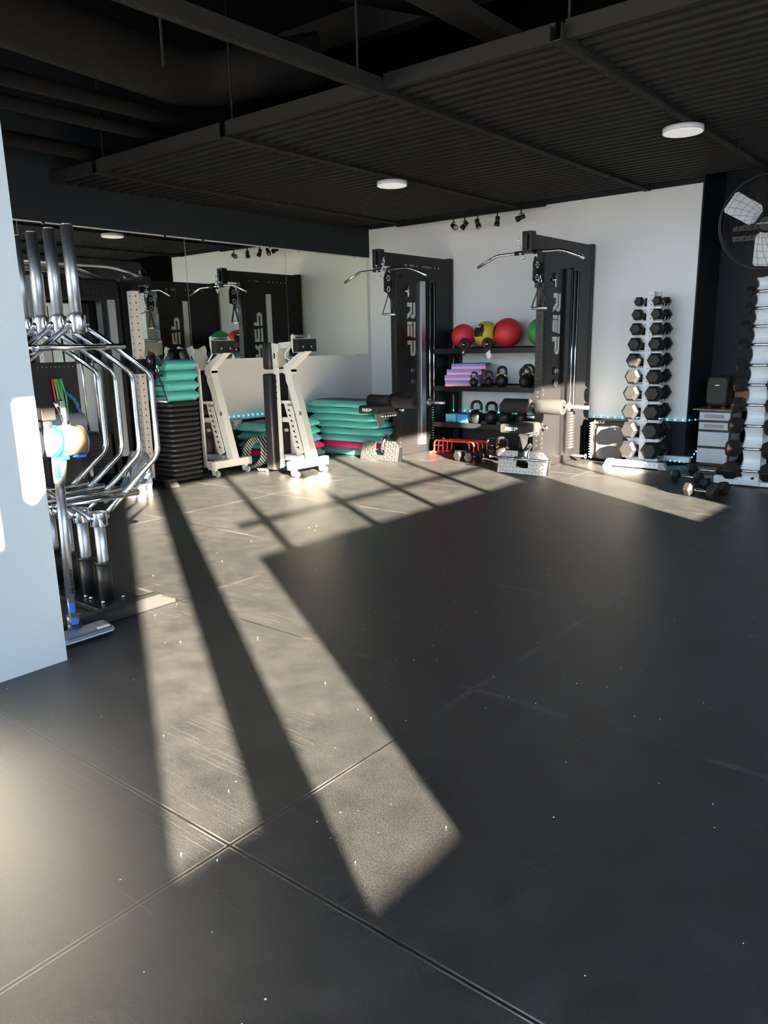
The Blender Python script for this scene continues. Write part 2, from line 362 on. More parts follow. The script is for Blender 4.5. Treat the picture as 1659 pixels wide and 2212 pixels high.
# pipes and ducts in the open ceiling, beams
def pipe(name, pts, r, label, cat, fil=.3):
    return single(MB().tube(pts, r, 14, fil=fil), name, 'duct', label, cat, loc=pts[0])
pipe('air_duct', [(-4.4, -2, 3.35), (-5.0, 2.2, 3.32), (-5.3, 4.3, 3.32), (-4.6, 5.0, 3.5)], .19, 'large black round air duct running above the left ceiling', 'duct')
pipe('flexible_duct', [(-3.4, 0.2, 3.7), (-4.0, 1.2, 3.75), (-4.5, 1.9, 3.85)], .16, 'black flexible duct bending across the upper left corner', 'duct')
pipe('flexible_duct', [(-3.7, 6.0, 3.9), (-3.6, 3.9, 3.5), (-4.4, 3.2, 3.9)], .13, 'curved black flexible duct in the dark gap above the centre rail', 'duct')
for i, (x, z, r, l) in enumerate(((-5.45, 3.08, .055, 'black pipe just left of the large air duct'), (-5.75, 3.02, .05, 'black pipe, second left of the large air duct'), (-6.6, 3.0, .06, 'black pipe nearest the mirror wall under the ceiling'))):
    pipe('ceiling_pipe', [(x, -2, z), (x, 4.6, z)], r, l, 'pipe')
pipe('ceiling_pipe', [(-3.3, -2, 3.25), (-3.0, 4.9, 3.25)], .035, 'black conduit above the gap at the top centre', 'pipe')
q = MB()
for y in (1.6, 3.0, 5.5): q.b2(-7.2, 1.7, y-.06, y+.06, 3.75, 4.0)
q.b2(-2.75, -2.6, -3, 4.6, 3.05, 3.12)
struct(q, 'trim_7', 'duct')
# dark gap over the back wall: tray and conduit
q = MB(); q.b2(-7.1, 1.7, 8.36, 8.46, 2.93, 3.0); q.tube([(-6.5, 8.38, 2.80), (-4.4, 8.38, 2.80)], .014, 8)
for x in (-6.3, -5.4, -4.5): q.cyl((x, 8.38, 2.8), (x, 8.38, 3.0), .006, seg=6)
struct(q, 'trim_8', 'duct')
# mirror panels with clips
ys = [1.2, 3.72, 5.55, 7.04, 8.58]
ml = ['mirror panel farthest left, behind the chrome bars', 'wall mirror panel left of the centre seam, reflecting the black towers', 'wall mirror panel above the two upright benches', 'wall mirror panel nearest the room corner, reflecting bare wall']
for i in range(4):
    a, b_ = ys[i], ys[i+1]; t = thing('wall_mirror', ml[i], 'mirror', (XL+.003, (a+b_)/2, 1.21), group='mirror panels along the left wall')
    part(MB().b2(XL+.004, XL+.010, a+.003, b_-.003, 1.21, 2.475), 'glass', 'mirror', t)
    for yv in (a+.25, b_-.25):
        for zv in (2.478, 1.208): part(MB().box((XL+.012, yv, zv), (.012, .03, .018)), 'clip', 'chrome', t)
# ceiling lights
for x, y, l in ((-4.86, 6.2, 'round white ceiling light nearer the mirror wall'), (-2.17, 6.2, 'round white ceiling light at upper right, under the right rail')):
    t = thing('ceiling_light', l, 'light', (x, y, ZC-.06), group='round flat ceiling lights')
    part(MB().cyl((x, y, ZC-.075), (x, y, ZC-.04), .142, seg=40), 'rim', 'white', t); part(MB().cyl((x, y, ZC-.078), (x, y, ZC-.0745), .136, seg=40), 'diffuser', 'lamp', t)
    part(MB().cyl((x, y, ZC-.045), (x, y, ZC-.02), .03).cyl((x+.04, y, ZC-.045), (x+.04, y, ZC), .008), 'mount', 'grey', t)
# track light heads
for i, (x, tl, rzz, l) in enumerate(((-5.63, 1.2, 2.6, 'leftmost'), (-5.47, .75, .4, 'second from left'), (-5.29, .45, 2.9, 'middle'), (-5.02, .1, 0, 'fourth from left'), (-4.71, 1.25, .2, 'rightmost'))):
    t = thing('track_spotlight', 'small black spotlight under the dark ceiling edge, %s of five' % l, 'spotlight', (x, 8.38, 2.79), group='black track spotlights above the back wall')
    part(MB().cyl((x, 8.38, 2.80), (x, 8.38, 2.745), .008, seg=8).box((x, 8.38, 2.745), (.06, .012, .008)), 'bracket', 'blk', t)
    R_ = Euler((0, tl, rzz)).to_matrix(); c0 = V(x, 8.38, 2.705); ax = R_ @ V(0, 0, -1)
    part(MB().cyl(c0-ax*.045, c0+ax*.02, .026).cyl(c0+ax*.02, c0+ax*.06, .033), 'head', 'plast', t)
    part(MB().cyl(c0+ax*.058, c0+ax*.0605, .026), 'lens', 'grey', t)
# electrical box
t = thing('outlet_box', 'grey electrical outlet box on the wall left of the right bench', 'outlet', (XL+.03, 6.08, .40))
part(MB().b2(XL, XL+.06, 6.02, 6.16, .395, .52), 'housing', 'grey', t, bev=.004); part(MB().cyl((XL+.05, 6.02, .47), (XL+.05, 5.93, .44), .015), 'plug', 'grey', t); part(MB().b2(XL+.06, XL+.063, 6.045, 6.135, .42, .50), 'cover', 'white', t)
# ================================================================== LED strings
def led_string(label, pts, gap, hang=0):
    t = thing('led_string', label, 'string light', pts[0], group='cyan light strings')
    part(MB().tube(pts, .003, 5), 'wire', 'wire', t)
    base = None; d = 0; last = Vector(pts[0]); nxt = 0
    for a, b_ in zip(pts[:-1], pts[1:]):
        a, b_ = Vector(a), Vector(b_); L = (b_-a).length; s = nxt
        while s < L:
            p = a+(b_-a)*s/L
            if base is None: base = part(MB().ball((0, 0, 0), .0075, seg=8, rg=5), 'bulb', 'led', t); base.data.transform(Matrix.Translation(Vector(t.location))); base.location = p-Vector(t.location)
            else:
                c_ = base.copy(); C.objects.link(c_); c_.parent = t; c_.location = p-Vector(t.location)
            s += gap
        nxt = s-L
led_string('cyan light string along the wall under the mirror', [(XL+.015, 5.25, .555), (XL+.015, 6.5, .54), (XL+.015, 7.55, .50)], .075)
led_string('cyan light string along the back wall edge above the black dado', [(-6.05, YB-.02, .47), (-4.2, YB-.02, .47), (-2.80, YB-.02, .465), (-2.6, 9.0, .465), (-2.45, 9.2, .47)], .085)
led_string('short cyan light string on the floor beside the riser stack', [(XL+.03, 5.2, .02), (XL+.03, 5.5, .02)], .055)
led_string('cyan light string trailing down beside the drawer cabinet', [(-2.62, 8.9, .16), (-2.7, 8.8, .13), (-2.72, 8.7, .06), (-2.74, 8.5, .03), (-2.86, 8.42, .05), (-2.9, 8.42, .05)], .05)
# bases of bulbs above carry real origins
for o in bpy.data.objects:
    if o.name.startswith('bulb'): pass
# ================================================================== HEX TRAP BARS in a vertical holder
def trap_bar(x, label):
    t = thing('trap_bar', label, 'barbell', (x, 2.15, .02), group='chrome trap bars standing in the holder')
    Y0 = 2.15
    part(MB().cyl((x, Y0, 1.41), (x, Y0, 1.915), .0285, seg=24).cyl((x, Y0, 1.915), (x, Y0, 1.922), .024, seg=24), 'sleeve', 'steel', t)
    part(MB().cyl((x, Y0, .04), (x, Y0, .50), .0285, seg=24), 'sleeve', 'steel', t)
    part(MB().cyl((x, Y0, 1.415), (x, Y0, 1.50), .043, seg=24), 'collar', 'chrome', t, bev=.003)
    part(MB().cyl((x, Y0, .43), (x, Y0, .505), .043, seg=24), 'collar', 'chrome', t, bev=.003)
    fr = MB()
    for s in (-1, 1):
        fr.tube([(x, Y0+s*.035, 1.455), (x, Y0+s*.40, 1.20), (x, Y0+s*.40, .76), (x, Y0+s*.035, .475)], .0148, 12, fil=.05)
        fr.cyl((x, Y0+s*.03, 1.46), (x, Y0+s*.05, 1.445), .02); fr.cyl((x, Y0+s*.03, .47), (x, Y0+s*.05, .485), .02)
    part(fr, 'frame', 'chrome', t)
    for z in (1.345, .575):
        h = MB()
        for dx in (-.022, .028): h.cyl((x+dx, Y0-.235, z), (x+dx, Y0+.235, z), .0145, seg=12)
        for s in (-1, 1): h.tube([(x-.022, Y0+s*.20, z), (x-.005, Y0+s*.262, z), (x+.028, Y0+s*.20, z)], .014, 8, fil=.03)
        part(h, 'handle', 'chrome', t)
for x, l in ((-3.68, 'chrome hex trap bar standing upright nearest the open floor'), (-3.85, 'chrome hex trap bar, second from the open floor in the holder'), (-4.02, 'chrome hex trap bar, third from the open floor, close to the white wall edge'), (-4.19, 'chrome hex trap bar mostly hidden by the white wall edge, lower arm showing')):
    trap_bar(x, l)
t = thing('barbell_holder', 'black floor stand with upright tubes holding the chrome trap bars', 'barbell holder', (-3.85, 2.15, 0))
part(MB().b2(-4.35, -3.47, 2.02, 2.28, .004, .03), 'base_plate', 'blk', t, bev=.003)
for x in (-3.68, -3.85, -4.02, -4.19):
    part(MB().cyl((x, 2.15, .03), (x, 2.15, .235), .037, seg=20).cyl((x, 2.15, .222), (x, 2.15, .236), .042, seg=20), 'tube', 'plast', t)
    bt = MB()
    for dx, dy in ((-.06, -.06), (.06, -.06), (.06, .06), (-.06, .06)): bt.ball((x+dx, 2.15+dy, .036), .011, seg=8, rg=6)
    part(bt, 'bolt', 'chrome', t)
fp = [(-.035, 0), (.035, 0), (.035, .05), (.025, .062), (-.025, .062), (-.035, .05)]
q = MB(); q.loft([[V(-3.43+a, yv, .004+b_*k) for a, b_ in fp] for yv, k in ((1.70, .35), (1.76, 1), (2.30, 1), (2.38, .35))], smooth=False); part(q, 'foot', 'plast', t)
q = MB(); q.loft([[V(-4.42+a, yv, .004+b_*k) for a, b_ in fp] for yv, k in ((1.70, .35), (1.76, 1), (2.30, 1), (2.38, .35))], smooth=False); part(q, 'foot', 'plast', t)
# ================================================================== STICK VACUUM
t = thing('stick_vacuum', 'cordless stick vacuum with blue clips leaning beside the white wall edge', 'vacuum cleaner', (-3.33, 1.82, 0))
part(MB().cyl((-3.36, 1.775, .20), (-3.36, 1.79, .745), .021, seg=16), 'wand', 'steel', t)
part(MB().cyl((-3.36, 1.79, .74), (-3.355, 1.80, .86), .026, .034, seg=16), 'wand_socket', 'vgrey', t)
part(MB().box((-3.335, 1.775, .80), (.018, .022, .06)), 'release_button', 'vblue', t, bev=.004)
part(MB().cyl((-3.36, 1.775, .20), (-3.36, 1.775, .07), .017).cyl((-3.36, 1.775, .11), (-3.36, 1.775, .065), .028), 'neck', 'vgrey', t)
part(MB().box((-3.34, 1.765, .155), (.012, .02, .05)).cyl((-3.34, 1.77, .085), (-3.325, 1.765, .085), .018), 'neck_button', 'vblue', t)
hd = [(-.07, 0), (.05, 0), (.065, .015), (.05, .035), (-.02, .05), (-.07, .035)]
q = MB(); q.loft([[V(-3.30+a*k, yv, .005+b_*k) for a, b_ in hd] for yv, k in ((1.66, .85), (1.675, 1), (1.905, 1), (1.92, .85))], smooth=False)
part(q, 'floor_head', 'steel', t, bev=.004)
part(MB().box((-3.27, 1.87, .044), (.03, .06, .004)), 'head_label', 'logow', t)
part(MB().ball((-3.35, 1.775, .055), (.035, .035, .03)), 'swivel', 'plast', t)
part(MB().cyl((-3.345, 1.70, .935), (-3.345, 1.765, .935), .066, .07, seg=24).cyl((-3.345, 1.79, .93), (-3.345, 1.80, .93), .07, seg=24), 'motor_body', 'vgrey', t)
part(MB().cyl((-3.345, 1.765, .935), (-3.345, 1.79, .932), .073, seg=24), 'ring', 'vblue', t)
part(MB().cyl((-3.345, 1.79, .932), (-3.345, 1.905, .925), .070, .066, seg=24), 'dust_bin', 'amber', t)
part(MB().cyl((-3.345, 1.905, .925), (-3.345, 1.915, .925), .069, seg=24), 'bin_cap', 'vgrey', t)
part(MB().box((-3.335, 1.80, .857), (.05, .055, .018)), 'clip', 'vblue', t, bev=.004)
part(MB().box((-3.335, 1.888, .858), (.05, .045, .014)), 'clip', 'vblue', t, bev=.004)
part(MB().tube([(-3.34, 1.845, .985), (-3.34, 1.84, 1.05), (-3.35, 1.82, 1.11)], .02, 12, fil=.03), 'grip', 'chrome', t)
part(MB().box((-3.325, 1.828, 1.08), (.012, .018, .06)), 'control_panel', 'grey', t)
part(MB().b2(-3.37, -3.30, 1.71, 1.78, 1.03, 1.09).cyl((-3.34, 1.745, 1.03), (-3.34, 1.745, .99), .03), 'battery', 'plast', t, bev=.006)
text('BLADE+', .034, 'plast', 'lettering', t, frame((-3.337, 1.79, .22), (0, 0, 1), (.3, -1, 0)))
# foam roller on a low stand behind the vacuum
q = MB(); q.cyl((-4.80, 2.50, .875), (-4.78, 2.76, .875), .062, seg=24); o = single(q, 'foam_roller', 'grey', 'grey foam roller lying on the black stand behind the vacuum', 'foam roller', (-4.79, 2.63, .813), bev=.006)
q = thing('utility_stand', 'low black stand behind the vacuum with a grey roller on top', 'stand', (-4.79, 2.63, 0))
part(MB().b2(-4.92, -4.68, 2.46, 2.80, .785, .811), 'tabletop', 'blk', q)
for yv in (2.50, 2.76): part(MB().b2(-4.82, -4.76, yv-.02, yv+.02, 0, .79), 'leg', 'blk', q)
single(MB().b2(-4.96, -4.86, 2.48, 2.60, .811, .90), 'accessory_box', 'plast', 'small black box on the stand beside the grey roller', 'box', (-4.9, 2.54, .811), bev=.006)
t = thing('pegboard_panel', 'dark steel peg panel behind the vacuum hung with bands', 'panel', (-6.52, 3.5, 0))
pb = MB().b2(-6.54, -6.52, 3.22, 3.76, 0, 1.24)
for i in range(9): pb.box((-6.518, 3.40+i*.04, 1.20), (.004, .008, .008), m=1)
part(pb, 'sheet', ['plast', 'grey'], t)
for i, (mm, l) in enumerate((('rope', 'red'), ('bgreen', 'green'), ('rope', 'dark red'), ('bgreen', 'pale green'))):
    y = 3.50+i*.022; x = -6.49+.01*(i % 2)
    single(MB().tube([(x, y, 1.10), (x, y+.01, .95), (x, y+.02, .78), (x, y+.04, .78), (x, y+.04, .95), (x, y+.01, 1.10)], .008, 8, closed=True), 'resistance_band', mm, '%s resistance band hanging on the dark panel behind the vacuum' % l, 'resistance band', (x, y, .78), 'looped resistance bands')
q = MB(); pts = []
for i in range(60):
    a = i/59; pts.append((-6.48+.01*math.sin(a*40), 3.60+.12*math.sin(a*PI*.6), .98-.32*a+.06*math.sin(a*PI)))
q.tube(pts, .016, 8); single(q, 'exercise_cord', 'cord', 'black cord with blue twist hanging behind the vacuum', 'cord', (-6.48, 3.66, .66))
# ================================================================== CABLE RACK against the mirror wall (left)
t = thing('power_rack', 'tall black power rack with cable columns standing against the mirror behind the trap bars', 'power rack', (-6.8, 4.1, 0))
def holes(mb, x, y, z0, z1, step, nrm, r, m=1, skip=()):
    z = z0
    while z < z1: mb.disc((x, y, z), nrm, r, m, 8, .0015); z += step
u = MB(); u.b2(-6.84, -6.76, 4.55, 4.63, 0, 1.88); holes(u, -6.80, 4.55, .12, 1.84, .0635, (0, -1, 0), .008); holes(u, -6.76, 4.59, .12, 1.84, .0635, (1, 0, 0), .008)
part(u, 'upright', ['tan', 'hole'], t, bev=.003, label='light upright with holes')
u = MB(); u.b2(-6.92, -6.84, 3.64, 3.72, 0, 2.0); holes(u, -6.88, 3.64, .2, 1.9, .0635, (0, -1, 0), .008); part(u, 'upright', ['tan', 'hole'], t, bev=.003, label='light upright at the far left')
part(MB().b2(-7.12, -7.0, 3.7, 3.8, 0, 1.98).b2(-7.12, -7.0, 4.44, 4.54, 0, 1.98), 'rear_upright', 'blk', t)
h = MB(); h.b2(-6.98, -6.90, 3.72, 4.50, 1.79, 1.99); part(h, 'header', 'blk', t, bev=.02)
lg = MB(); rep(lg, (-6.899, 4.12, 1.845), (0, 1, 0), (0, 0, 1), (1, 0, 0), .27, .085, .003); part(lg, 'logo', 'duct', t)
part(MB().b2(-6.90, -6.885, 4.36, 4.44, .3, 1.80), 'shroud', 'steel', t, label='tall silver strip')
part(MB().b2(-6.99, -6.90, 4.30, 4.36, .02, 1.8).b2(-6.99, -6.90, 4.44, 4.50, .02, 1.8), 'column', 'blk', t)
for yv in (4.17, 4.05): part(MB().cyl((-6.93, yv, .25), (-6.93, yv, 1.76), .011), 'guide_rod', 'chrome', t)
ws = MB()
for i in range(14): ws.b2(-7.0, -6.88, 3.95, 4.25, .15+i*.028, .174+i*.028)
part(ws, 'weight_stack', 'plast', t)
part(MB().b2(-6.96, -6.90, 4.53, 4.60, .2, 2.0), 'side_post', 'blk', t)
part(MB().b2(-7.05, -6.40, 4.55, 4.63, 0, .06).b2(-6.95, -6.85, 3.6, 4.6, 0, .06), 'foot', 'blk', t, bev=.004)
part(MB().prism([(0, 0), (.10, 0), (.04, .07), (-.02, .07)], (-6.46, 4.53, .005), (1, 0, 0), (0, 0, 1), (0, 1, 0), .10), 'foot_cap', 'steel', t)
part(MB().b2(-7.0, -6.55, 4.55, 4.63, 1.92, 2.0).b2(-6.84, -6.76, 4.55, 4.63, 1.885, 1.93), 'crossmember', 'blk', t)
part(MB().tube([(-6.88, 3.3, 2.10), (-6.88, 4.1, 2.10), (-6.86, 4.45, 2.10), (-6.80, 4.75, 2.0)], .019, 12, fil=.15).tube([(-7.05, 3.3, 2.10), (-7.05, 4.15, 2.10), (-7.0, 4.4, 2.0)], .019, 12, fil=.1), 'pull_up_bar', 'steel', t)
tr = part(MB().b2(-6.86, -6.74, 4.52, 4.65, 1.10, 1.24), 'trolley', 'blk', t, bev=.004)
pl = MB()
for z in (1.225, 1.11): pl.cyl((-6.655, 4.60, z), (-6.655, 4.625, z), .055, seg=24).cyl((-6.655, 4.595, z), (-6.655, 4.63, z), .022, m=1)
pl.prism([(-.075, -.12), (.075, -.12), (.085, .0), (.06, .13), (-.03, .15), (-.09, .05)], (-6.66, 4.632, 1.165), (1, 0, 0), (0, 0, 1), (0, 1, 0), .006)
part(pl, 'pulley', ['blk', 'chrome'], tr)
part(MB().cyl((-6.90, 4.59, 1.08), (-6.90, 4.59, 1.22), .018), 'handle', 'steel', tr)
def d_handle(x, y, z, label, rz=.0, s=1.0, strap='foam', w_=.075, h_=.17):
    g = thing('d_handle', label, 'cable handle', (x, y, z-h_-.06), rz, 'stirrup cable handles', world=False)
    H = h_+.06
    part(MB().tube([(0, 0, H+.02), (-w_*.25, 0, H-.05), (-w_, 0, .02), (-w_, 0, 0)], .006, 6, flat=2.2).tube([(0, 0, H+.02), (w_*.25, 0, H-.05), (w_, 0, .02), (w_, 0, 0)], .006, 6, flat=2.2), 'strap', strap, g)
    part(MB().cyl((-w_-.004, 0, 0), (w_+.004, 0, 0), .014, seg=14), 'grip', 'steel', g)
    part(MB().tube([(.016*math.cos(a*PI/6), 0, H+.035+.022*math.sin(a*PI/6)) for a in range(12)], .0035, 6, closed=True), 'ring', 'chrome', g)
    part(MB().cyl((0, 0, H+.05), (0, 0, H+.10), .008), 'carabiner', 'chrome', g)
    return g
d_handle(-6.50, 4.58, 1.10, 'grey strap handle hanging in front of the teal step decks', .3, w_=.085, h_=.20)
# red boxes seen at the far left
q = MB().b2(-7.0, -6.8, 3.20, 3.45, 1.95, 2.05); single(q, 'red_weight_bag', 'red', 'small red bag at the top left behind the chrome bars', 'bag', (-6.9, 3.32, 1.95), bev=.02)
# foil bag
def foil():
    q = MB(); n = 14; rings = []
    rnd = random.Random(3)
    for k in range(10):
        z = k/9*.40; wd = .22*(1-.35*(k/9)**2); dp = .09*(1-k/9)**.6+.008; ring = []
        for i in range(20):
            a = 2*PI*i/20; j = 1+rnd.uniform(-.12, .12)
            ring.append(V(-6.35+math.cos(a)*wd*j, 4.12+math.sin(a)*dp*j+.08*(k/9), max(z, .001)+rnd.uniform(-.006, .006)*(k > 0)))
        rings.append(ring)
    q.loft(rings, smooth=False); return q
t = thing('foil_bag', 'crumpled silver foil bag on the floor in front of the power rack', 'bag', (-6.35, 4.12, 0), 0)
part(foil(), 'sack', 'foil', t)
text('LETA', .075, 'logow', 'lettering', t, frame((-6.45, 4.02, .19), (1, .05, 0), (0, .25, 1)))
# ================================================================== STEP DECKS
deck_mesh = {}
def deck(x, y, z, rz, col, label, L=1.07, Wd=.40, H=.092, name='step_deck', group='aerobic step decks'):
    key = (col, L)
    t = thing(name, label, 'step', (x, y, z), rz, group, world=False)
    if key not in deck_mesh:
        q = MB(); prof = [(-.035, -.02, 0), (0, 0, .018), (0, 0, .034), (-.10, -.07, H-.012), (-.125, -.09, H-.004)]
        q.loft([[V(a, b_, z_) for a, b_ in rrect(L+dl, Wd+dw, .07)] for dl, dw, z_ in prof])
        for sx in (-1, 1):
            for sy in (-1, 1): q.box((sx*(L/2-.2), sy*(Wd/2-.055), -.001), (.16, .08, .012))
        b_ = part(q, 'platform', col, t, bev=0)
        q = MB(); q.loft([[V(a, c_, z_) for a, c_ in rrect(L-.26, Wd-.10, .03)] for z_ in (H-.008, H+.002)], smooth=False); m_ = part(q, 'top_mat', 'mat', t)
        q = MB()
        for sy in (-1, 1): q.box((0, sy*(Wd/2-.02), .02), (L*.55, .008, .022), m=0)
        n_ = part(q, 'side_recess', 'mat', t)
        deck_mesh[key] = (b_, m_, n_)
    else:
        for s_ in deck_mesh[key]:
            c_ = s_.copy(); C.objects.link(c_); c_.parent = t
    return t
RP = PI/2
for i, (col, dx, dy, l) in enumerate((('teal', 0, .03, 'teal step deck on the floor, lowest of the stack along the mirror wall'), ('pink', .02, 0, 'pink step deck in the stack along the mirror wall'), ('cyan', .0, -.03, 'brighter cyan step deck, middle of the stack along the mirror wall'), ('teal', .01, -.06, 'teal step deck, second from top of the stack along the mirror wall'), ('teal', -.01, -.04, 'teal step deck topmost on the stack along the mirror wall'))):
    deck(-6.90+dx, 6.58+dy, .004+i*.096, RP, col, l)
lab8 = ['pale teal step deck on the floor, lowest of the corner stack', 'pink step deck, second from the floor in the corner stack', 'teal step deck, third from the floor in the corner stack', 'teal step deck, fourth from the floor in the corner stack', 'teal step deck, middle of the corner stack and pushed right', 'teal step deck, third from top of the corner stack', 'teal step deck, second from top of the corner stack', 'teal step deck topmost on the corner stack']
for i, (col, dx, dy) in enumerate((('teal', .10, 0), ('pink', .08, .02), ('teal', .05, 0), ('teal', .06, .02), ('teal', -.02, .05), ('teal', -.06, .02), ('teal', -.12, .02), ('teal', -.10, .0))):
    deck(-6.52+dx, 7.44+dy*.3, .004+i*.084, 0, col, lab8[i], H=.080, L=1.0701)
# short decks end-on behind the power rack, over black risers
for i in range(16):
    t = thing('step_riser', 'black step riser in the tall stack behind the power rack, number %s from the floor' % ['one', 'two', 'three', 'four', 'five', 'six', 'seven', 'eight', 'nine', 'ten', 'eleven', 'twelve', 'thirteen', 'fourteen', 'fifteen', 'sixteen'][i] if False else 'black plastic step riser, one of sixteen stacked under the teal decks', 'step riser', (-6.83, 4.93, .003+i*.0505), 0, 'black step risers in the tall stack', world=False)
    if i == 0:
        q = MB(); q.loft([[V(a, b_, z_) for a, b_ in rrect(.50+dl, .40+dl, .06)] for dl, z_ in ((-.05, 0), (-.01, .012), (0, .025), (-.01, .038), (-.05, .049))]); riser = part(q, 'block', 'plast', t)
        q = MB(); q.box((.03, -.197, .025), (.22, .012, .018)); riser2 = part(q, 'recess', 'hole', t)
    else:
        for s_ in (riser, riser2): c_ = s_.copy(); C.objects.link(c_); c_.parent = t
for i in range(4):
    t = thing('step_deck', 'teal step deck seen end-on above the black risers, %s' % ['lowest of four', 'second from the bottom of four', 'third from the bottom of four', 'topmost of four'][i], 'step', (-6.83, 4.95, .815+i*.103), 0, 'teal decks above the black risers', world=False)
    if i == 0:
        q = MB(); q.loft([[V(a, b_, z_) for a, b_ in rrect(.50+dl, .40+dl*.5, .03)] for dl, z_ in ((-.10, 0), (-.01, .048), (0, .054), (-.10, .101))]); e1 = part(q, 'platform', 'teal', t)
        q = MB(); q.loft([[V(a, b_, z_) for a, b_ in rrect(.36, .30, .02)] for z_ in (.09, .104)], smooth=False); e2 = part(q, 'top_mat', 'mat', t)
        q = MB(); q.box((.10, -.198, .055), (.16, .02, .022)); e3 = part(q, 'grip_recess', 'mat', t)
    else:
        for s_ in (e1, e2, e3): c_ = s_.copy(); C.objects.link(c_); c_.parent = t
# ================================================================== BENCHES (standing on end)
def bench(dx, dy, label, seat_ang):
    Y0 = 5.88+dy
    t = thing('weight_bench', label, 'bench', (-5.95+dx, Y0, 0), group='adjustable benches stored on end')
    def P(poly, y0, y1, m=0, mb=None):
        return (mb or MB()).prism([(a+dx, b_) for a, b_ in poly], (0, y0, 0), (1, 0, 0), (0, 0, 1), (0, 1, 0), y1-y0, m)
    # back pad
    q = MB(); q.loft([[V(-6.25+dx+a, Y0+b_, z) for a, b_ in rrect(.115*k, .27*k, .02)] for z, k in ((.03, .9), (.045, 1), (1.04, .97), (1.055, .88))]); part(q, 'back_pad', 'pad', t, bev=.0)
    q = MB(); q.b2(-6.195+dx, -6.13+dx, Y0-.10, Y0+.10, .05, 1.05); part(q, 'back_plate', 'blk', t)
    for s in (-1, 1): 
        rl = P([(-6.165, 1.13), (-6.10, 1.12), (-6.09, .06), (-6.145, .05)], Y0+s*.085-.012, Y0+s*.085+.012)
        if s < 0:
            for z in (.80, .86, .92, .98): rl.box((-6.13+dx, Y0-.099, z), (.018, .004, .02), m=1)
        part(rl, 'back_rail', ['cream', 'hole'], t, bev=.002)
    R_ = Matrix.Rotation(seat_ang, 3, 'Y'); piv = V(-6.14+dx, Y0, 1.10)
    def TR(mb):
        mb.v = [piv+R_ @ (v-piv) for v in mb.v]; return mb
    q = MB(); q.loft([[V(-6.235+dx+a, Y0+b_, z) for a, b_ in rrect(.11*k, .26*k, .02)] for z, k in ((1.10, .9), (1.115, 1), (1.36, 1), (1.375, .9))]); part(TR(q), 'seat_pad', 'pad', t)
    q = MB()
    for s in (-1, 1): P([(-6.18, 1.375), (-6.085, 1.36), (-6.085, 1.30), (-6.11, 1.28), (-6.10, 1.16), (-6.13, 1.08), (-6.17, 1.10)], Y0+s*.085-.008, Y0+s*.085+.008, 0, q)
    q.box((-6.14+dx, Y0-.095, 1.24), (.02, .004, .055), m=1); q.b2(-6.18+dx, -6.165+dx, Y0-.085, Y0+.085, 1.12, 1.36)
    part(TR(q), 'seat_frame', ['cream', 'hole'], t, bev=.002)
    if seat_ang == 0:
        q = P([(-6.12, 1.372), (-5.86, 1.385), (-5.86, 1.34), (-5.90, 1.315), (-6.10, 1.315)], Y0-.05, Y0+.05); part(q, 'seat_link', 'cream', t, bev=.002)
        part(MB().tube([(-5.93+dx, Y0-.06, 1.33), (-6.0+dx, Y0-.06, 1.28), (-6.02+dx, Y0-.06, 1.23), (-5.96+dx, Y0-.06, 1.20)], .008, 8, fil=.02), 'adjuster', 'cream', t)
    else:
        part(MB().cyl((-5.98+dx, Y0-.06, 1.19), (-5.84+dx, Y0-.06, 1.33), .009), 'adjuster', 'cream', t)
    nk = P([(-5.80, 1.285), (-5.72, 1.28), (-5.955, 1.12), (-5.955, 1.07), (-6.01, 1.02), (-6.07, 1.06), (-6.06, 1.14)], Y0-.045, Y0+.045); part(nk, 'neck', 'cream', t, bev=.003)
    lg = MB(); rep(lg, (-6.00+dx, Y0-.046, 1.165), (.83, 0, .56), (-.56, 0, .83), (0, -1, 0), .17, .045, .002); part(lg, 'logo', 'plast', t)
    bm = P([(-6.05, 1.10), (-5.955, 1.10), (-5.955, 1.04), (-5.86, .75), (-5.69, .17), (-5.79, .17), (-6.0, .90), (-6.04, .98)], Y0-.042, Y0+.042); bm.box((-5.845+dx, Y0-.044, .65), (.035, .003, .04), m=1); part(bm, 'main_beam', ['cream', 'vgrey'], t, bev=.004)
    hb = MB(); P([(-5.86, 1.44), (-5.83, 1.455), (-5.79, 1.405), (-5.78, 1.27), (-5.84, 1.27), (-5.86, 1.36)], Y0-.12, Y0-.108, 0, hb); P([(-5.86, 1.44), (-5.83, 1.455), (-5.79, 1.405), (-5.78, 1.27), (-5.84, 1.27), (-5.86, 1.36)], Y0+.108, Y0+.12, 0, hb); hb.b2(-5.83+dx, -5.79+dx, Y0-.12, Y0+.12, 1.27, 1.41)
    part(hb, 'front_bracket', 'cream', t, bev=.002)
    fb = MB().b2(-5.80+dx, -5.745+dx, Y0-.135, Y0+.135, 1.275, 1.402); fb.box((-5.744+dx, Y0-.06, 1.325), (.004, .02, .02), m=1).box((-5.744+dx, Y0+.06, 1.325), (.004, .02, .02), m=1)
    part(fb, 'front_foot', ['plast', 'grey'], t, bev=.004)
    part(MB().cyl((-5.845+dx, Y0-.11, 1.435), (-5.845+dx, Y0+.11, 1.435), .014), 'carry_handle', 'steel', t)
    ld = MB(); pts = [(-6.05, .72), (-5.95, .72), (-5.81, .24), (-5.90, .20), (-5.93, .26)]; P(pts, Y0-.06, Y0-.052, 0, ld); P(pts, Y0+.052, Y0+.06, 0, ld)
    for i in range(8):
        zz = .68-i*.055; xx = -6.02+i*.0165; ld.prism([(0, 0), (.04, -.02), (.03, .012)], (xx+dx, Y0-.062, zz), (1, 0, 0), (0, 0, 1), (0, 1, 0), .004, 1)
    part(ld, 'ladder_plate', ['cream', 'hole'], t)
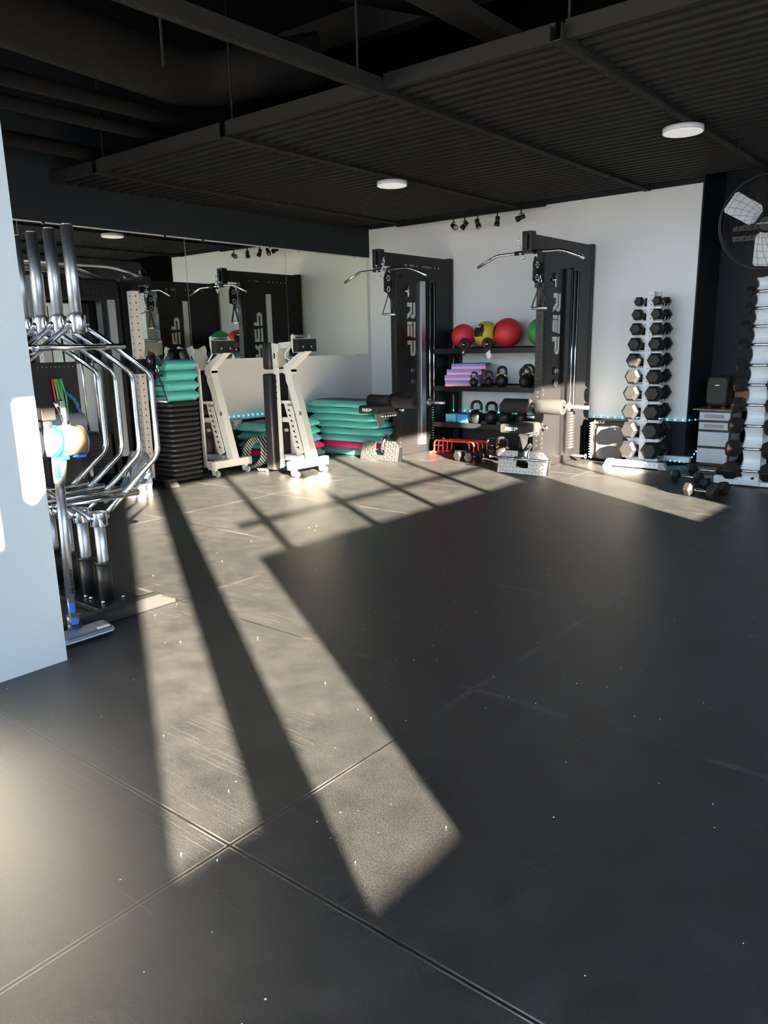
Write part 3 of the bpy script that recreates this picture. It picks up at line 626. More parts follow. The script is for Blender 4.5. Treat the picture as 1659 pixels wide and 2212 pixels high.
    part(P([(-6.11, .77), (-6.06, .77), (-5.89, .29), (-5.94, .27)], Y0-.03, Y0+.03), 'strut', 'cream', t, bev=.003)
    for a_ in ((-6.13, -5.98, .745, .775), (-6.13, -6.0, .55, .60), (-6.12, -5.86, .14, .20)): part(MB().b2(a_[0]+dx, a_[1]+dx, Y0-.05, Y0+.05, a_[2], a_[3]), 'cross_tie', 'cream', t)
    part(MB().cyl((-6.03+dx, Y0-.09, .47), (-6.03+dx, Y0-.06, .47), .018), 'knob', 'grey', t)
    q = MB(); q.loft([[V(-5.80+dx+a, yv, .125+b_) for a, b_ in rrect(.075, .085, .012)] for yv in (Y0-.24, Y0+.24)], smooth=False); part(q, 'base_tube', 'cream', t)
    for s in (-1, 1):
        q = MB(); q.loft([[V(-5.80+dx+a, yv, .125+b_) for a, b_ in rrect(.081, .091, .014)] for yv in (Y0+s*.235, Y0+s*.275)], smooth=False); part(q, 'end_cap', 'grey', t)
        w_ = part(P([(-5.84, .09), (-5.78, .09), (-5.785, .02), (-5.80, .012), (-5.825, .02)], Y0+s*.21-.022, Y0+s*.21+.022), 'caster', 'cream', t)
        part(MB().cyl((-5.76+dx, Y0+s*.21-.015, .032), (-5.76+dx, Y0+s*.21+.015, .032), .031, seg=18).cyl((-5.78+dx, Y0+s*.21, .032), (-5.74+dx, Y0+s*.21, .032), .01), 'wheel', 'grey', w_)
    return t
bench(0, 0, 'light grey adjustable bench stored upright, right one, seat pad vertical', 0)
bench(-.76, -.43, 'light grey adjustable bench stored upright, left one, seat pad tilted outward', -.42)
# battle rope
t = thing('battle_rope', 'coiled black and white battle rope on the floor between the benches', 'rope', (-6.62, 5.88, 0))
pts = []
for i in range(120):
    a = i/119*2*PI*4; r_ = .15+.015*math.sin(a*.7); pts.append((-6.62+r_*math.cos(a), 5.88+.35*r_*math.sin(a)+i/119*.10-.05, .175+r_*math.sin(a)))
part(MB().tube(pts, .019, 8), 'coil', 'brope', t)
pts = [(-6.50, 5.80, .02+.0), (-6.42, 5.72, .022), (-6.36, 5.78, .021), (-6.30, 5.74, .021)]; part(MB().tube(pts, .018, 8, fil=.04), 'tail', 'brope', t)
# ================================================================== CABLE TOWERS
def tower(Xs, label, shroud, seatx, seatz, rollx, barx, tone):
    t = thing('cable_tower', label, 'cable machine', (Xs-.04, 7.9, 0), group='black cable towers flanking the shelves')
    u = MB(); u.b2(Xs-.085, Xs, 7.44, 7.525, 0, 2.20)
    holes(u, Xs-.0425, 7.44, .1, 1.75, .051, (0, -1, 0), .011); 
    z = .12
    while z < 1.7: u.box((Xs+.001, 7.483, z), (.003, .012, .024), m=1); z += .051
    part(u, 'front_upright', ['blk', 'hole'], t, bev=.003)
    u = MB(); u.b2(Xs-.085, Xs, 8.54, 8.615, 0, 2.36); 
    z = .12
    while z < 2.3: u.box((Xs+.001, 8.58, z), (.003, .012, .024), m=1); z += .065
    part(u, 'rear_upright', ['blk', 'hole'], t, bev=.003)
    b_ = MB(); b_.b2(Xs-.075, Xs-.002, 7.20, 8.60, 2.20, 2.345)
    for y in (7.62, 7.65, 7.72, 7.75, 7.78, 7.86, 7.98, 8.02, 8.06, 8.10, 8.14, 8.22, 8.3): b_.disc((Xs-.001, y, 2.228), (1, 0, 0), .010, 1)
    for y in (7.62, 7.72, 7.75, 7.78, 7.98, 8.06, 8.14, 8.22, 8.3): b_.disc((Xs-.076, y, 2.228), (-1, 0, 0), .010, 1)
    part(b_, 'top_beam', ['blk', 'logo'], t, bev=.003)
    part(MB().b2(Xs-.09, Xs+.015, 7.13, 7.22, 2.17, 2.37).b2(Xs-.06, Xs-.02, 7.10, 7.16, 2.2, 2.34), 'beam_head', 'blk', t, bev=.004)
    for s in (0,):
        p = MB(); p.b2(Xs-.012, Xs-.004, 7.53, 8.54, .01, 2.20); part(p, 'side_panel', 'blk', t)
        p = MB(); p.b2(Xs-.080, Xs-.072, 7.53, 8.54, .01, 2.20); part(p, 'side_panel', 'blk', t)
    p = MB(); rep(p, (Xs-.004, 7.655, 1.81), (0, 0, -1), (0, 1, 0), (1, 0, 0), .62, .155, .005); part(p, 'logo', 'logo', t)
    p = MB(); rep(p, (Xs-.080, 7.655, 1.19), (0, 0, 1), (0, 1, 0), (-1, 0, 0), .62, .155, .005); part(p, 'logo', 'logo', t)
    part(MB().b2(Xs-.004, Xs+.028, 7.89, 7.985, .10, 2.06), 'shroud', shroud, t, bev=.003, label='tall flat cover strip')
    part(MB().b2(Xs-.10, Xs-.08, 7.89, 7.985, .10, 2.06), 'shroud', 'steel', t)
    part(MB().b2(Xs-.004, Xs+.012, 8.03, 8.05, .10, 2.07).b2(Xs-.004, Xs+.012, 8.22, 8.30, .10, 2.07).b2(Xs-.004, Xs+.02, 8.05, 8.22, 2.05, 2.08), 'stack_frame', 'blk', t)
    for y in (8.085, 8.175): part(MB().cyl((Xs+.012, y, .2), (Xs+.012, y, 2.05), .011), 'guide_rod', 'chrome', t)
    ws = MB()
    for i in range(13): ws.b2(Xs-.01, Xs+.022, 8.07, 8.20, .15+i*.032, .176+i*.032)
    for i in range(13): ws.b2(Xs+.022, Xs+.024, 8.12, 8.15, .158+i*.032, .166+i*.032, m=1)
    part(ws, 'weight_stack', ['plast', 'logow'], t)
    part(MB().b2(Xs-.09, Xs+.02, 7.44, 8.62, 0, .012), 'base_plate', 'blk', t)
    pg = MB(); pg.cyl((Xs, 8.06, .62), (Xs+.03, 8.06, .62), .045).cyl((Xs+.03, 8.06, .62), (Xs+.25, 8.06, .615), .022); part(pg, 'weight_peg', 'steel', t)
    part(MB().cyl((Xs, 8.15, .07), (Xs+.20, 8.15, .07), .014).cyl((Xs+.19, 8.15, .07), (Xs+.20, 8.15, .07), .028), 'low_peg', 'steel', t)
    for i, z in enumerate((1.02, .89)):
        part(MB().cyl((Xs-.004, 7.74, z), (Xs+.01, 7.74, z), .042, seg=20).box((Xs+.013, 7.74-.025, z), (.006, .012, .035), m=1).box((Xs+.013, 7.74+.025, z), (.006, .012, .035), m=1), 'storage_knob', ['plast', 'chrome'], t)
    # trolley with pulleys, lock pin
    tr = part(MB().b2(Xs-.10, Xs+.015, 7.42, 7.545, 1.86, 2.10), 'trolley', 'blk', t, bev=.004)
    part(MB().prism([(-.09, -.08), (.02, -.10), (.05, .0), (.02, .13), (-.05, .15), (-.09, .08)], (Xs-.045, 7.36, 2.0), (0, 1, 0), (0, 0, 1), (1, 0, 0), .012).cyl((Xs-.055, 7.34, 2.07), (Xs-.03, 7.34, 2.07), .045, seg=20).cyl((Xs-.055, 7.34, 1.95), (Xs-.03, 7.34, 1.95), .045, seg=20), 'pulley_bracket', 'blk', tr)
    for z in (2.07, 1.95):
        w_ = MB()
        for k in range(6): a = k*PI/3; w_.cyl((Xs-.058, 7.34+.026*math.cos(a), z+.026*math.sin(a)), (Xs-.027, 7.34+.026*math.cos(a), z+.026*math.sin(a)), .008, seg=8)
        part(w_, 'pulley_hub', 'logow', tr)
    part(MB().b2(Xs+.0, Xs+.004, 7.55, 7.66, 1.865, 2.015), 'handle_plate', 'blk', tr)
    part(MB().cyl((Xs+.012, 7.66, 1.87), (Xs+.012, 7.66, 2.01), .014), 'trolley_handle', 'steel', tr); part(MB().cyl((Xs, 7.59, 1.935), (Xs+.04, 7.59, 1.935), .014).ball((Xs+.045, 7.59, 1.935), .02), 'lock_pin', 'chrome', tr)
    # leg rollers
    Y1 = 7.20; z1 = .685
    part(MB().cyl((rollx-.34, Y1, z1), (rollx+.34, Y1, z1), .014), 'roller_bar', 'chrome', t)
    for s in (-1, 1):
        rl = part(MB().cyl((rollx+s*.045, Y1, z1), (rollx+s*.335, Y1, z1), .074, seg=28), 'roller', tone, t, bev=.008)
        part(MB().cyl((rollx+s*.332, Y1, z1), (rollx+s*.340, Y1, z1), .055, seg=24), 'end_cap', 'plast', rl)
    part(MB().b2(Xs-.07, Xs-.01, 7.18, 7.45, z1-.03, z1+.03).b2(Xs-.10, Xs+.015, 7.42, 7.54, z1-.09, z1+.07), 'roller_bracket', 'blk', t, bev=.004)
    ps = MB(); ps.cyl((Xs-.04, 7.21, z1-.09), (Xs-.04, 7.21, z1+.02), .022).cyl((Xs-.04, 7.21, z1-.11), (Xs+.05, 7.21, z1-.11), .014)
    part(ps, 'roller_post', 'chrome', t)
    # seat
    q = MB(); q.loft([[V(seatx+a, 7.12+b_, z) for a, b_ in rrect(.28*k, .36*k, .02)] for z, k in ((seatz-.045, .96), (seatz-.035, 1), (seatz+.03, 1), (seatz+.045, .94))], smooth=False); st = part(q, 'seat', tone, t, bev=.006)
    lg = MB(); rep(lg, (seatx-.07, 6.938, seatz-.018), (1, 0, 0), (0, 0, 1), (0, -1, 0), .14, .035, .003); part(lg, 'logo', 'logow', st)
    sa = MB(); sa.b2(Xs-.06, Xs-.02, 7.15, 7.44, seatz-.11, seatz-.055); sa.prism([(-.06, .0), (.12, .0), (.10, -.12), (.02, -.17), (-.01, -.10)], (Xs-.02, 7.08, seatz-.05), (0, 1, 0), (0, 0, 1), (1, 0, 0), .012)
    part(sa, 'seat_arm', 'steel', t)
    dt = MB()
    for k in range(6): dt.cyl((Xs-.09, 7.14+k*.045, seatz-.085), (Xs+.03, 7.14+k*.045, seatz-.085), .012, seg=8)
    part(dt, 'seat_adjuster', 'chrome', t)
    part(MB().ball((Xs+.05, 7.47, seatz-.03), .028).cyl((Xs-.1, 7.47, seatz-.03), (Xs+.05, 7.47, seatz-.03), .012), 'seat_knob', 'chrome', t)
    # foot plate with notch
    fx = Xs+.02-.03; pp = [(-.28, 0), (.28, 0), (.28, .17), (.22, .225), (.07, .225), (.07, .06), (-.07, .06), (-.07, .225), (-.22, .225), (-.28, .17)]
    q = MB(); q.prism(pp, (fx, 7.06, .004), (1, 0, 0), (0, .25, 1), (0, 1, .0), .012)
    for i in range(14):
        for j in range(6):
            x_ = -.25+i*.038; z_ = .02+j*.036+(i % 2)*.01
            if abs(x_) < .09 and z_ > .04: continue
            s = 1 if (i+j) % 2 else -1; q.box((fx+x_, 7.056+z_*.25, z_+.004), (.026, .004, .006), rot=Euler((0, s*.8, 0)).to_matrix(), m=1)
    part(q, 'foot_plate', ['diam', 'chrome'], t)
    part(MB().b2(fx-.06, fx+.06, 7.10, 7.44, .0, .03).b2(fx-.03, fx+.03, 7.34, 7.45, .03, .22), 'foot_arm', 'blk', t)
    for a_ in (-.25, .25): part(MB().b2(fx+a_-.03, fx+a_+.03, 7.12, 7.16, 0, .16), 'foot_brace', 'blk', t)
    part(MB().tube([(fx, 7.2, .06), (fx, 7.16, .15), (fx, 7.18, .25), (fx, 7.24, .28)], .03, 8, fil=.04).ball((fx, 7.18, .22), .035), 'low_pulley', 'chrome', t)
    return t
tower(-5.80, 'black cable tower left of the shelves, with a bright silver strip', 'steel', -5.86, .60, -5.70, -5.72, 'foam')
tower(-3.90, 'black cable tower right of the shelves, sunlit at the bottom', 'blk', -3.96, .475, -3.86, -3.98, 'foam')
def lat_bar(cx, y, z, label):
    t = thing('lat_bar', label, 'cable bar', (cx, y, z), group='chrome lat pulldown bars')
    part(MB().tube([(cx-.59, y, z-.10), (cx-.36, y, z-.005), (cx, y, z), (cx+.36, y, z-.005), (cx+.59, y, z-.10)], .0145, 12, fil=.05), 'bar', 'chrome', t)
    for s in (-1, 1): part(MB().cyl((cx+s*.05, y, z), (cx+s*.15, y, z), .021), 'grip', 'plast', t)
    part(MB().tube([(cx-.02, y, z), (cx-.015, y, z+.04), (cx+.015, y, z+.04), (cx+.02, y, z)], .008, 8, fil=.01), 'hanger', 'chrome', t)
    ch = MB()
    for k in range(4):
        zz = z+.045+k*.026; a = k % 2
        ch.tube([(cx+.011*math.cos(i*PI/4)*(1-a), y+.011*math.cos(i*PI/4)*a, zz+.019*math.sin(i*PI/4)) for i in range(8)], .0038, 6, closed=True)
    part(ch, 'chain', 'chrome', t)
    ch = MB()
    for k in range(9):
        a = k/8*PI; cx2 = cx-.06+.06*math.cos(PI-a) if False else cx-.10+.10*k/8; zz = z+.12-.20*math.sin(a*.9)
        ch.tube([(cx2+.008*math.cos(i*PI/3), y-.03+.006*(k % 2), zz+.015*math.sin(i*PI/3)) for i in range(6)], .0033, 5, closed=True)
    part(ch, 'loose_chain', 'chrome', t)
lat_bar(-5.74, 7.15, 2.145, 'chrome lat bar hanging on the left cable tower'); lat_bar(-3.98, 7.25, 2.185, 'chrome lat bar hanging on the right cable tower')
d_handle(-5.84, 7.35, 1.90, 'black strap handle hanging on the left cable tower', .15, strap='plast', w_=.08, h_=.17)
d_handle(-3.90, 7.35, 1.885, 'black strap handle hanging on the right cable tower', .1, strap='plast', w_=.08, h_=.17)
# ================================================================== SHELF UNIT
t = thing('storage_shelves', 'black three-tier steel shelf between the two cable towers', 'shelf', (-4.9, 8.35, 0))
for x in (-5.70, -4.08):
    u = MB(); u.b2(x-.035, x+.035, 8.55, 8.62, 0, 1.5); 
    z = .1
    while z < 1.45: u.box((x, 8.549, z), (.014, .003, .022), m=1); z += .051
    part(u, 'upright', ['blk', 'hole'], t)
for z in (1.262, .815, .372):
    s_ = MB(); s_.b2(-5.72, -4.06, 8.08, 8.55, z-.008, z); s_.b2(-5.72, -4.06, 8.07, 8.082, z-.055, z+.004); s_.b2(-5.72, -4.06, 8.53, 8.55, z-.04, z+.02)
    sh = part(s_, 'shelf', 'blk', t, bev=.002)
    b_ = MB()
    for x in (-5.70, -4.08): b_.prism([(0, 0), (.45, 0), (.45, -.05), (.30, -.06), (0, -.14)], (x-.005, 8.56, z-.005), (0, -1, 0), (0, 0, 1), (1, 0, 0), .01)
    part(b_, 'bracket', 'blk', sh)
# balls
def med_ball(x, y, z, r, col, label, patch=None):
    t = thing('medicine_ball', label, 'exercise ball', (x, y, z), 0, 'soft medicine balls on the top shelf', world=False)
    part(MB().ball((0, 0, r), (r, r, r*.98), seg=32, rg=20), 'shell', col, t)
    if patch:
        for (th, ph, w_, h_, key) in patch:
            q = MB(); vs = []; N_ = 8
            for i in range(N_+1):
                for j in range(N_+1):
                    u_ = (i/N_-.5)*2; v_ = (j/N_-.5)*2
                    sh = 1-.25*abs(v_)
                    a = th+u_*w_*sh; e_ = ph+v_*h_
                    vs.append((r*1.006*math.cos(e_)*math.cos(a), r*1.006*math.cos(e_)*math.sin(a), r+r*.99*math.sin(e_)))
            fs = [(i*(N_+1)+j, (i+1)*(N_+1)+j, (i+1)*(N_+1)+j+1, i*(N_+1)+j+1) for i in range(N_) for j in range(N_)]
            q.add(vs, fs, 0, True); part(q, 'panel', 'plast', t)
        th, ph = patch[0][0], patch[0][1]; d = V(math.cos(ph)*math.cos(th), math.cos(ph)*math.sin(th), math.sin(ph))
        U_ = V(-math.sin(th), math.cos(th), 0); W_ = d.cross(U_)
        lg = MB(); rep(lg, V(0, 0, r)+d*r*1.012-U_*.03+W_*.03, U_, W_, d, .06, .022, .002); part(lg, 'logo', 'logow', t)
    return t
med_ball(-5.43, 8.30, 1.264, .148, 'red', 'plain red medicine ball at the left end of the top shelf')
med_ball(-5.12, 8.33, 1.264, .158, 'yel', 'yellow medicine ball with black panel on the top shelf', [(-1.75, .35, .55, .5, 0)])
med_ball(-4.80, 8.28, 1.264, .172, 'red', 'red medicine ball with black side panel, right of the yellow ball', [(-2.45, .30, .42, .5, 0)])
med_ball(-4.36, 8.30, 1.264, .170, 'grn', 'green medicine ball half hidden by the right cable tower')
for x, l in ((-5.30, 'small black strapped weight between the red and yellow balls'), (-4.98, 'small black strapped weight in front of the yellow ball')):
    t = thing('ankle_weight', l, 'ankle weight', (x, 8.13, 1.264), group='black strapped weights on the top shelf')
    part(MB().tube([(x+.045*math.cos(a*PI/8), 8.13, 1.264+.05+.045*math.sin(a*PI/8)) for a in range(16)], .02, 10, closed=True, flat=1.6), 'cuff', 'plast', t)
    part(MB().box((x+.01, 8.09, 1.31), (.025, .003, .012)), 'label_patch', 'logow', t)
q = MB(); q.prism([(0, 0), (.05, .035), (.02, .11), (-.03, .07)], (-4.93, 8.06, 1.135), (1, 0, 0), (0, 0, 1), (0, -1, 0), .001); q.cyl((-4.90, 8.062, 1.245), (-4.905, 8.062, 1.10), .0015, seg=5)
single(q, 'hang_tag', 'paper', 'white paper tag hanging from the top shelf edge', 'tag', (-4.93, 8.06, 1.1))
q = MB(); q.prism([(0, 0), (.05, -.015), (.09, .07), (.04, .085)], (-5.31, 8.06, 1.20), (1, 0, 0), (0, 0, 1), (0, -1, 0), .001)
q.prism([(.02, .01), (.035, .005), (.05, .03), (.035, .035)], (-5.31, 8.058, 1.20), (1, 0, 0), (0, 0, 1), (0, -1, 0), .001, 1); q.cyl((-5.29, 8.062, 1.22), (-5.29, 8.062, 1.13), .0015, seg=5)
single(q, 'hang_tag', ['plast', 'logow'], 'black printed tag hanging from the top shelf under the red ball', 'tag', (-5.3, 8.06, 1.13))
# foam pads
for i, (dx, dy, rz, l) in enumerate(((0, 0, .45, 'blue and pink foam pad, lowest of the pile on the middle shelf'), (-.01, .01, .42, 'blue and pink foam pad, second from the bottom of the pile'), (.02, .0, .48, 'blue and pink foam pad, third from the bottom of the pile'), (.09, .02, .38, 'blue and pink foam pad topmost on the pile, shifted right'))):
    t = thing('foam_pad', l, 'foam pad', (-5.40+dx, 8.27+dy, .817+i*.068), rz, 'two-tone foam pads piled on the shelf', world=False)
    part(MB().box((0, 0, .017), (.42, .34, .034)), 'pink_layer', 'fpink', t, bev=.003); part(MB().box((0, 0, .050), (.42, .34, .032)), 'blue_layer', 'fblue', t, bev=.003)
# kettlebells
kbm = {}
def kb(x, y, z, s, ring, label, rz=0, metal='iron'):
    t = thing('kettlebell', label, 'kettlebell', (x, y, z), rz, 'cast kettlebells', world=False)
    R_ = .085*s
    q = MB(); prof = [(.001, 0), (.055*s, 0), (.062*s, .004*s), (.082*s, .05*s), (.087*s, .085*s), (.080*s, .12*s), (.058*s, .150*s), (.030*s, .165*s), (.001, .168*s)]
    q.lathe(prof); part(q, 'body', metal, t)
    w_ = .062*s; part(MB().tube([(-w_*.85, 0, .13*s), (-w_*1.15, 0, .18*s), (-w_*1.05, 0, .235*s), (-w_*.55, 0, .262*s), (w_*.55, 0, .262*s), (w_*1.05, 0, .235*s), (w_*1.15, 0, .18*s), (w_*.85, 0, .13*s)], .0185*s, 12, fil=.03*s), 'handle', metal, t)
    if ring:
        q = MB()
        for sg in (-1, 1): q.cyl((sg*w_*.93, 0, .142*s), (sg*w_*1.06, 0, .163*s), .0225*s, seg=14)
        part(q, 'colour_band', ring, t)
    part(MB().cyl((0, -.083*s, .075*s), (0, -.090*s, .077*s), .022*s, seg=20), 'badge', 'plast', t)
kb(-5.19, 8.17, .817, .62, 'ringp', 'small kettlebell with pink bands right of the foam pads'); kb(-5.11, 8.38, .817, .62, 'ringp', 'small kettlebell with pink bands, set back beside the foam pads'); kb(-5.00, 8.20, .817, .66, 'ringp', 'small pink-banded kettlebell next to the yellow-banded one')
kb(-4.82, 8.20, .817, .86, 'ringy', 'kettlebell with yellow bands in the middle of the middle shelf', -.1)
kb(-4.56, 8.36, .817, .92, 'ringy', 'large yellow-banded kettlebell at the back, right end of middle shelf', .2); kb(-4.49, 8.16, .817, .82, None, 'plain black kettlebell at the front, right end of middle shelf', .3); kb(-4.30, 8.30, .817, .88, None, 'black kettlebell half hidden by the right tower on the middle shelf')
kb(-5.17, 8.20, .374, .98, 'ringg', 'kettlebell with green bands, leftmost on the bottom shelf'); kb(-4.97, 8.22, .374, .94, 'ringb', 'kettlebell turned sideways, second on the bottom shelf', 1.0); kb(-4.76, 8.20, .374, .98, None, 'black kettlebell, third on the bottom shelf behind the pale rollers', .1); kb(-4.53, 8.20, .374, .98, 'ringg', 'black kettlebell, rightmost on the bottom shelf behind the pale rollers', .2)
kb(-4.56, 7.80, .002, 1.0, 'ringy', 'sunlit kettlebell with yellow bands on the floor under the shelves', .1); kb(-4.32, 7.86, .002, .98, None, 'sunlit black kettlebell on the floor behind the tread plate', -.4); kb(-4.78, 7.95, .002, .9, None, 'black kettlebell on the floor behind the hex dumbbells', .3)
for i, (x, l) in enumerate(((-5.52, 'pale cyan foam block at the left end of the bottom shelf'), (-5.35, 'blue foam block on the bottom shelf beside the kettlebells'))):
    single(MB().box((x, 8.25, .374+.05), (.15, .20, .10)), 'foam_block', 'cyan' if i == 0 else 'ringb', l, 'foam block', (x, 8.25, .374), 'foam blocks on the bottom shelf', bev=.006)
# hurdles
for i in range(5):
    y = 8.0+i*.045; x = -5.40+i*.035
    t = thing('speed_hurdle', 'orange-red tube hurdle standing in the row on the floor, %s' % ['frontmost', 'second from the front', 'middle of five', 'fourth from the front', 'rearmost'][i], 'hurdle', (x, y, 0), group='orange-red hurdles under the shelves')
    part(MB().tube([(x-.26, y-.10, .012), (x-.26, y, .012), (x-.26, y, .155), (x+.26, y, .155), (x+.26, y, .012), (x+.26, y-.10, .012)], .011, 10, fil=.055), 'tube', 'org', t)
    part(MB().cyl((x-.03, y, .155), (x+.03, y, .155), .0125), 'joint', 'org', t)
# ================================================================== HEX DUMBBELLS
def dumbbell(loc, rz, s, hl, gl, label, group, tilt=0, hr=.014):
    """axis local X; s = hex width across corners, hl = head length, gl = handle length"""
    t = thing('hex_dumbbell', label, 'dumbbell', loc, rz, group, world=False)
    R_ = s/2; zc = R_*math.cos(PI/6)
    for sg in (-1, 1):
        q = MB(); rings = []
        for xx, k in ((gl/2, .62), (gl/2+.012, .80), (gl/2+hl*.28, 1), (gl/2+hl*.78, 1), (gl/2+hl, .74)):
            rings.append([V(sg*xx, R_*k*math.cos(i*PI/3), zc+R_*k*math.sin(i*PI/3)) for i in range(6)])
        q.loft(rings, smooth=False); part(q, 'head', 'rubber', t, bev=.003)
    q = MB(); q.loft([[V(xx, r_*math.cos(k*PI/6), zc+r_*math.sin(k*PI/6)) for k in range(12)] for xx, r_ in ((-gl/2-.01, hr*.85), (-gl/4, hr), (0, hr*1.12), (gl/4, hr), (gl/2+.01, hr*.85))]); part(q, 'handle', 'chrome', t)
    return t
# tower rack in front of the white wall
t = thing('dumbbell_tower', 'white perforated tower rack full of hex dumbbells before the back wall', 'dumbbell rack', (-3.085, 8.3, 0))
XP = -3.085
p = MB(); p.b2(XP-.036, XP+.036, 8.19, 8.235, .05, 1.80)
z = .12
while z < 1.78: p.disc((XP+.012, 8.19, z), (0, -1, 0), .0075, 1); z += .0455
part(p, 'post', ['white', 'grey'], t, bev=.002)
zz = [1.705, 1.575, 1.432, 1.280, 1.118, .952, .780, .590, .395, .190]; sz = [.098, .120, .136, .150, .160, .165, .174, .182, .190, .195]
for i in range(10):
    br = MB(); d = sz[i]/2*.87+.012; zb = zz[i]-d; ex = .072+sz[i]*.62
    for yv in (8.205, 8.30):
        for s in (-1, 1):
            br.prism([(s*.036, .0), (s*ex, .0), (s*(ex+.01), .035), (s*(ex+.012), .02), (s*(ex-.035), -.04), (s*.036, -.075)], (XP, yv, zb), (1, 0, 0), (0, 0, 1), (0, 1, 0), .004)
    br.b2(XP-.036, XP+.036, 8.235, 8.30, zb-.04, zb)
    br.b2(XP-ex, XP-.036, 8.205, 8.304, zb-.002, zb); br.b2(XP+.036, XP+ex, 8.205, 8.304, zb-.002, zb)
    part(br, 'bracket', 'white', t)
    for s, side in ((-1, 'left'), (1, 'right')):
        hl = .10+.004*i; gl = .135
        dumbbell((XP+s*(.068+sz[i]*.27), 8.255, zb+.010), PI/2, sz[i], hl, gl, 'black hex dumbbell on the %s side of the perforated white tower, %s tier' % (side, ORD[i] if i in (0, 9) else ORD[i]+' from top'), 'hex dumbbells on the perforated tower')
part(MB().b2(XP-.06, XP+.06, 8.30, 8.34, .05, 1.80), 'rear_post', 'white', t)
part(MB().b2(XP-.04, XP-.0, 8.19, 8.6, .03, .07), 'base_beam', 'white', t)
ft = MB(); ft.b2(XP-.27, XP+.24, 8.03, 8.10, .012, .075)
for k in range(9): ft.disc((XP-.22+k*.053, 8.03, .045), (0, -1, 0), .006, 1)
part(ft, 'front_foot', ['white', 'hole'], t, bev=.003); part(MB().b2(XP-.04, XP+.04, 8.08, 8.22, .012, .07), 'base_beam', 'white', t)
part(MB().prism([(-.09, 0), (0, 0), (0, .075), (-.05, .075)], (XP-.27, 8.025, .004), (1, 0, 0), (0, 0, 1), (0, 1, 0), .08), 'foot_cap', 'grey', t)
part(MB().prism([(0, 0), (.09, 0), (.05, .075), (0, .075)], (XP+.24, 8.025, .004), (1, 0, 0), (0, 0, 1), (0, 1, 0), .08), 'foot_cap', 'grey', t)
part(MB().b2(XP-.15, XP+.40, 8.50, 8.57, .03, .09), 'rear_foot', 'white', t)
text('in', .07, 'grey', 'lettering', t, frame((XP-.02, 8.187, .46), (0, 0, -1), (1, 0, 0)))
# second tower at the right frame edge
t = thing('dumbbell_tower', 'white saddle-tier tower rack of hex dumbbells at the right edge', 'dumbbell rack', (-1.82, 7.5, 0))
XQ, YQ = -1.82, 7.5
tz = [1.705, 1.565, 1.415, 1.260, 1.085, .915, .740, .555, .350, .150]
q = MB(); q.b2(XQ-.05, XQ+.05, YQ+.08, YQ+.14, 0, 1.83); part(q, 'post', 'white', t)
edges_ = [1.83]+[z_ for z_ in tz]+[0.012]
for i in range(11):
    z1, z0 = edges_[i]-.012, edges_[i+1]+.012
    q = MB(); rings = []
    for k in range(7):
        a = k/6; z_ = z0+(z1-z0)*a; w_ = .068+.016*abs(2*a-1)**2; yy_ = YQ+.035*math.sin(PI*a)-.01
        rings.append([V(XQ-w_-.03, yy_+.09, z_), V(XQ-w_, yy_, z_), V(XQ+w_, yy_, z_), V(XQ+w_+.03, yy_+.09, z_), V(XQ+w_+.025, yy_+.095, z_), V(XQ+w_-.004, yy_+.006, z_), V(XQ-w_+.004, yy_+.006, z_), V(XQ-w_-.025, yy_+.095, z_)])
    q.loft(rings, smooth=False)
    if i in (0, 10): q.disc((XQ+.02, YQ-.01+.02, (z0+z1)/2), (0, -1, 0), .012, 1, th=.02)
    part(q, 'saddle', ['white', 'hole'], t)
for i in range(10):
    s = .100+.0085*i; hl = .075+.006*i; gl = .155+.003*i; zc = s/2*math.cos(PI/6)
    dumbbell((XQ, YQ-.028, tz[i]-zc), 0.0, s, hl, gl, 'black hex dumbbell on the white tower at the right edge, %s tier' % (ORD[i] if i in (0, 9) else ORD[i]+' from top'), 'hex dumbbells on the right edge tower')
q = MB().b2(XQ-.32, XQ-.05, YQ+.02, YQ+.09, .01, .08); q.b2(XQ-.05, XQ+.35, YQ+.02, YQ+.09, .01, .05); part(q, 'foot', 'white', t, bev=.003)
q = MB().b2(XQ-.42, XQ-.32, YQ+.0, YQ+.10, .003, .085)
for k in range(9): q.box((XQ-.415+k*.0112, YQ-.001, .045), (.003, .004, .07), m=1)
part(q, 'foot_cap', ['rubber', 'grey'], t)
# dumbbells on the floor
G = 'loose hex dumbbells on the floor by the drawers'
dumbbell((-2.37, 7.48, .002), -.12, .118, .07, .15, 'grey hex dumbbell on the floor, leftmost of the loose group', G)
dumbbell((-2.33, 7.95, .002), -.05, .115, .07, .20, 'black hex dumbbell on the floor nearest the drawer cabinet', G)
dumbbell((-2.03, 6.80, .002), -.25, .128, .08, .13, 'sunlit pale hex dumbbell, frontmost on the floor', G)
dumbbell((-2.00, 7.08, .002), -.55, .125, .08, .13, 'dark hex dumbbell lying just behind the sunlit one', G)
G = 'hex dumbbells on the floor under the shelves'
dumbbell((-4.98, 7.62, .002), 1.35, .13, .06, .11, 'leftmost hex dumbbell on the floor before the orange hurdles', G)
dumbbell((-4.80, 7.56, .002), 1.45, .13, .06, .11, 'sunlit hex dumbbell on the floor, middle one before the hurdles', G)
dumbbell((-4.98, 7.86, .002), .5, .12, .06, .11, 'hex dumbbell on the floor half behind, touching the orange hurdles', G)
t = thing('row_bar', 'short straight chrome bar resting across the right tread plate', 'cable bar', (-3.91, 7.04, .16))
part(MB().cyl((-4.26, 7.04, .165), (-3.56, 7.00, .165), .0125), 'bar', 'chrome', t); part(MB().cyl((-3.96, 7.04, .165), (-3.88, 7.035, .165), .02), 'swivel', 'steel', t)
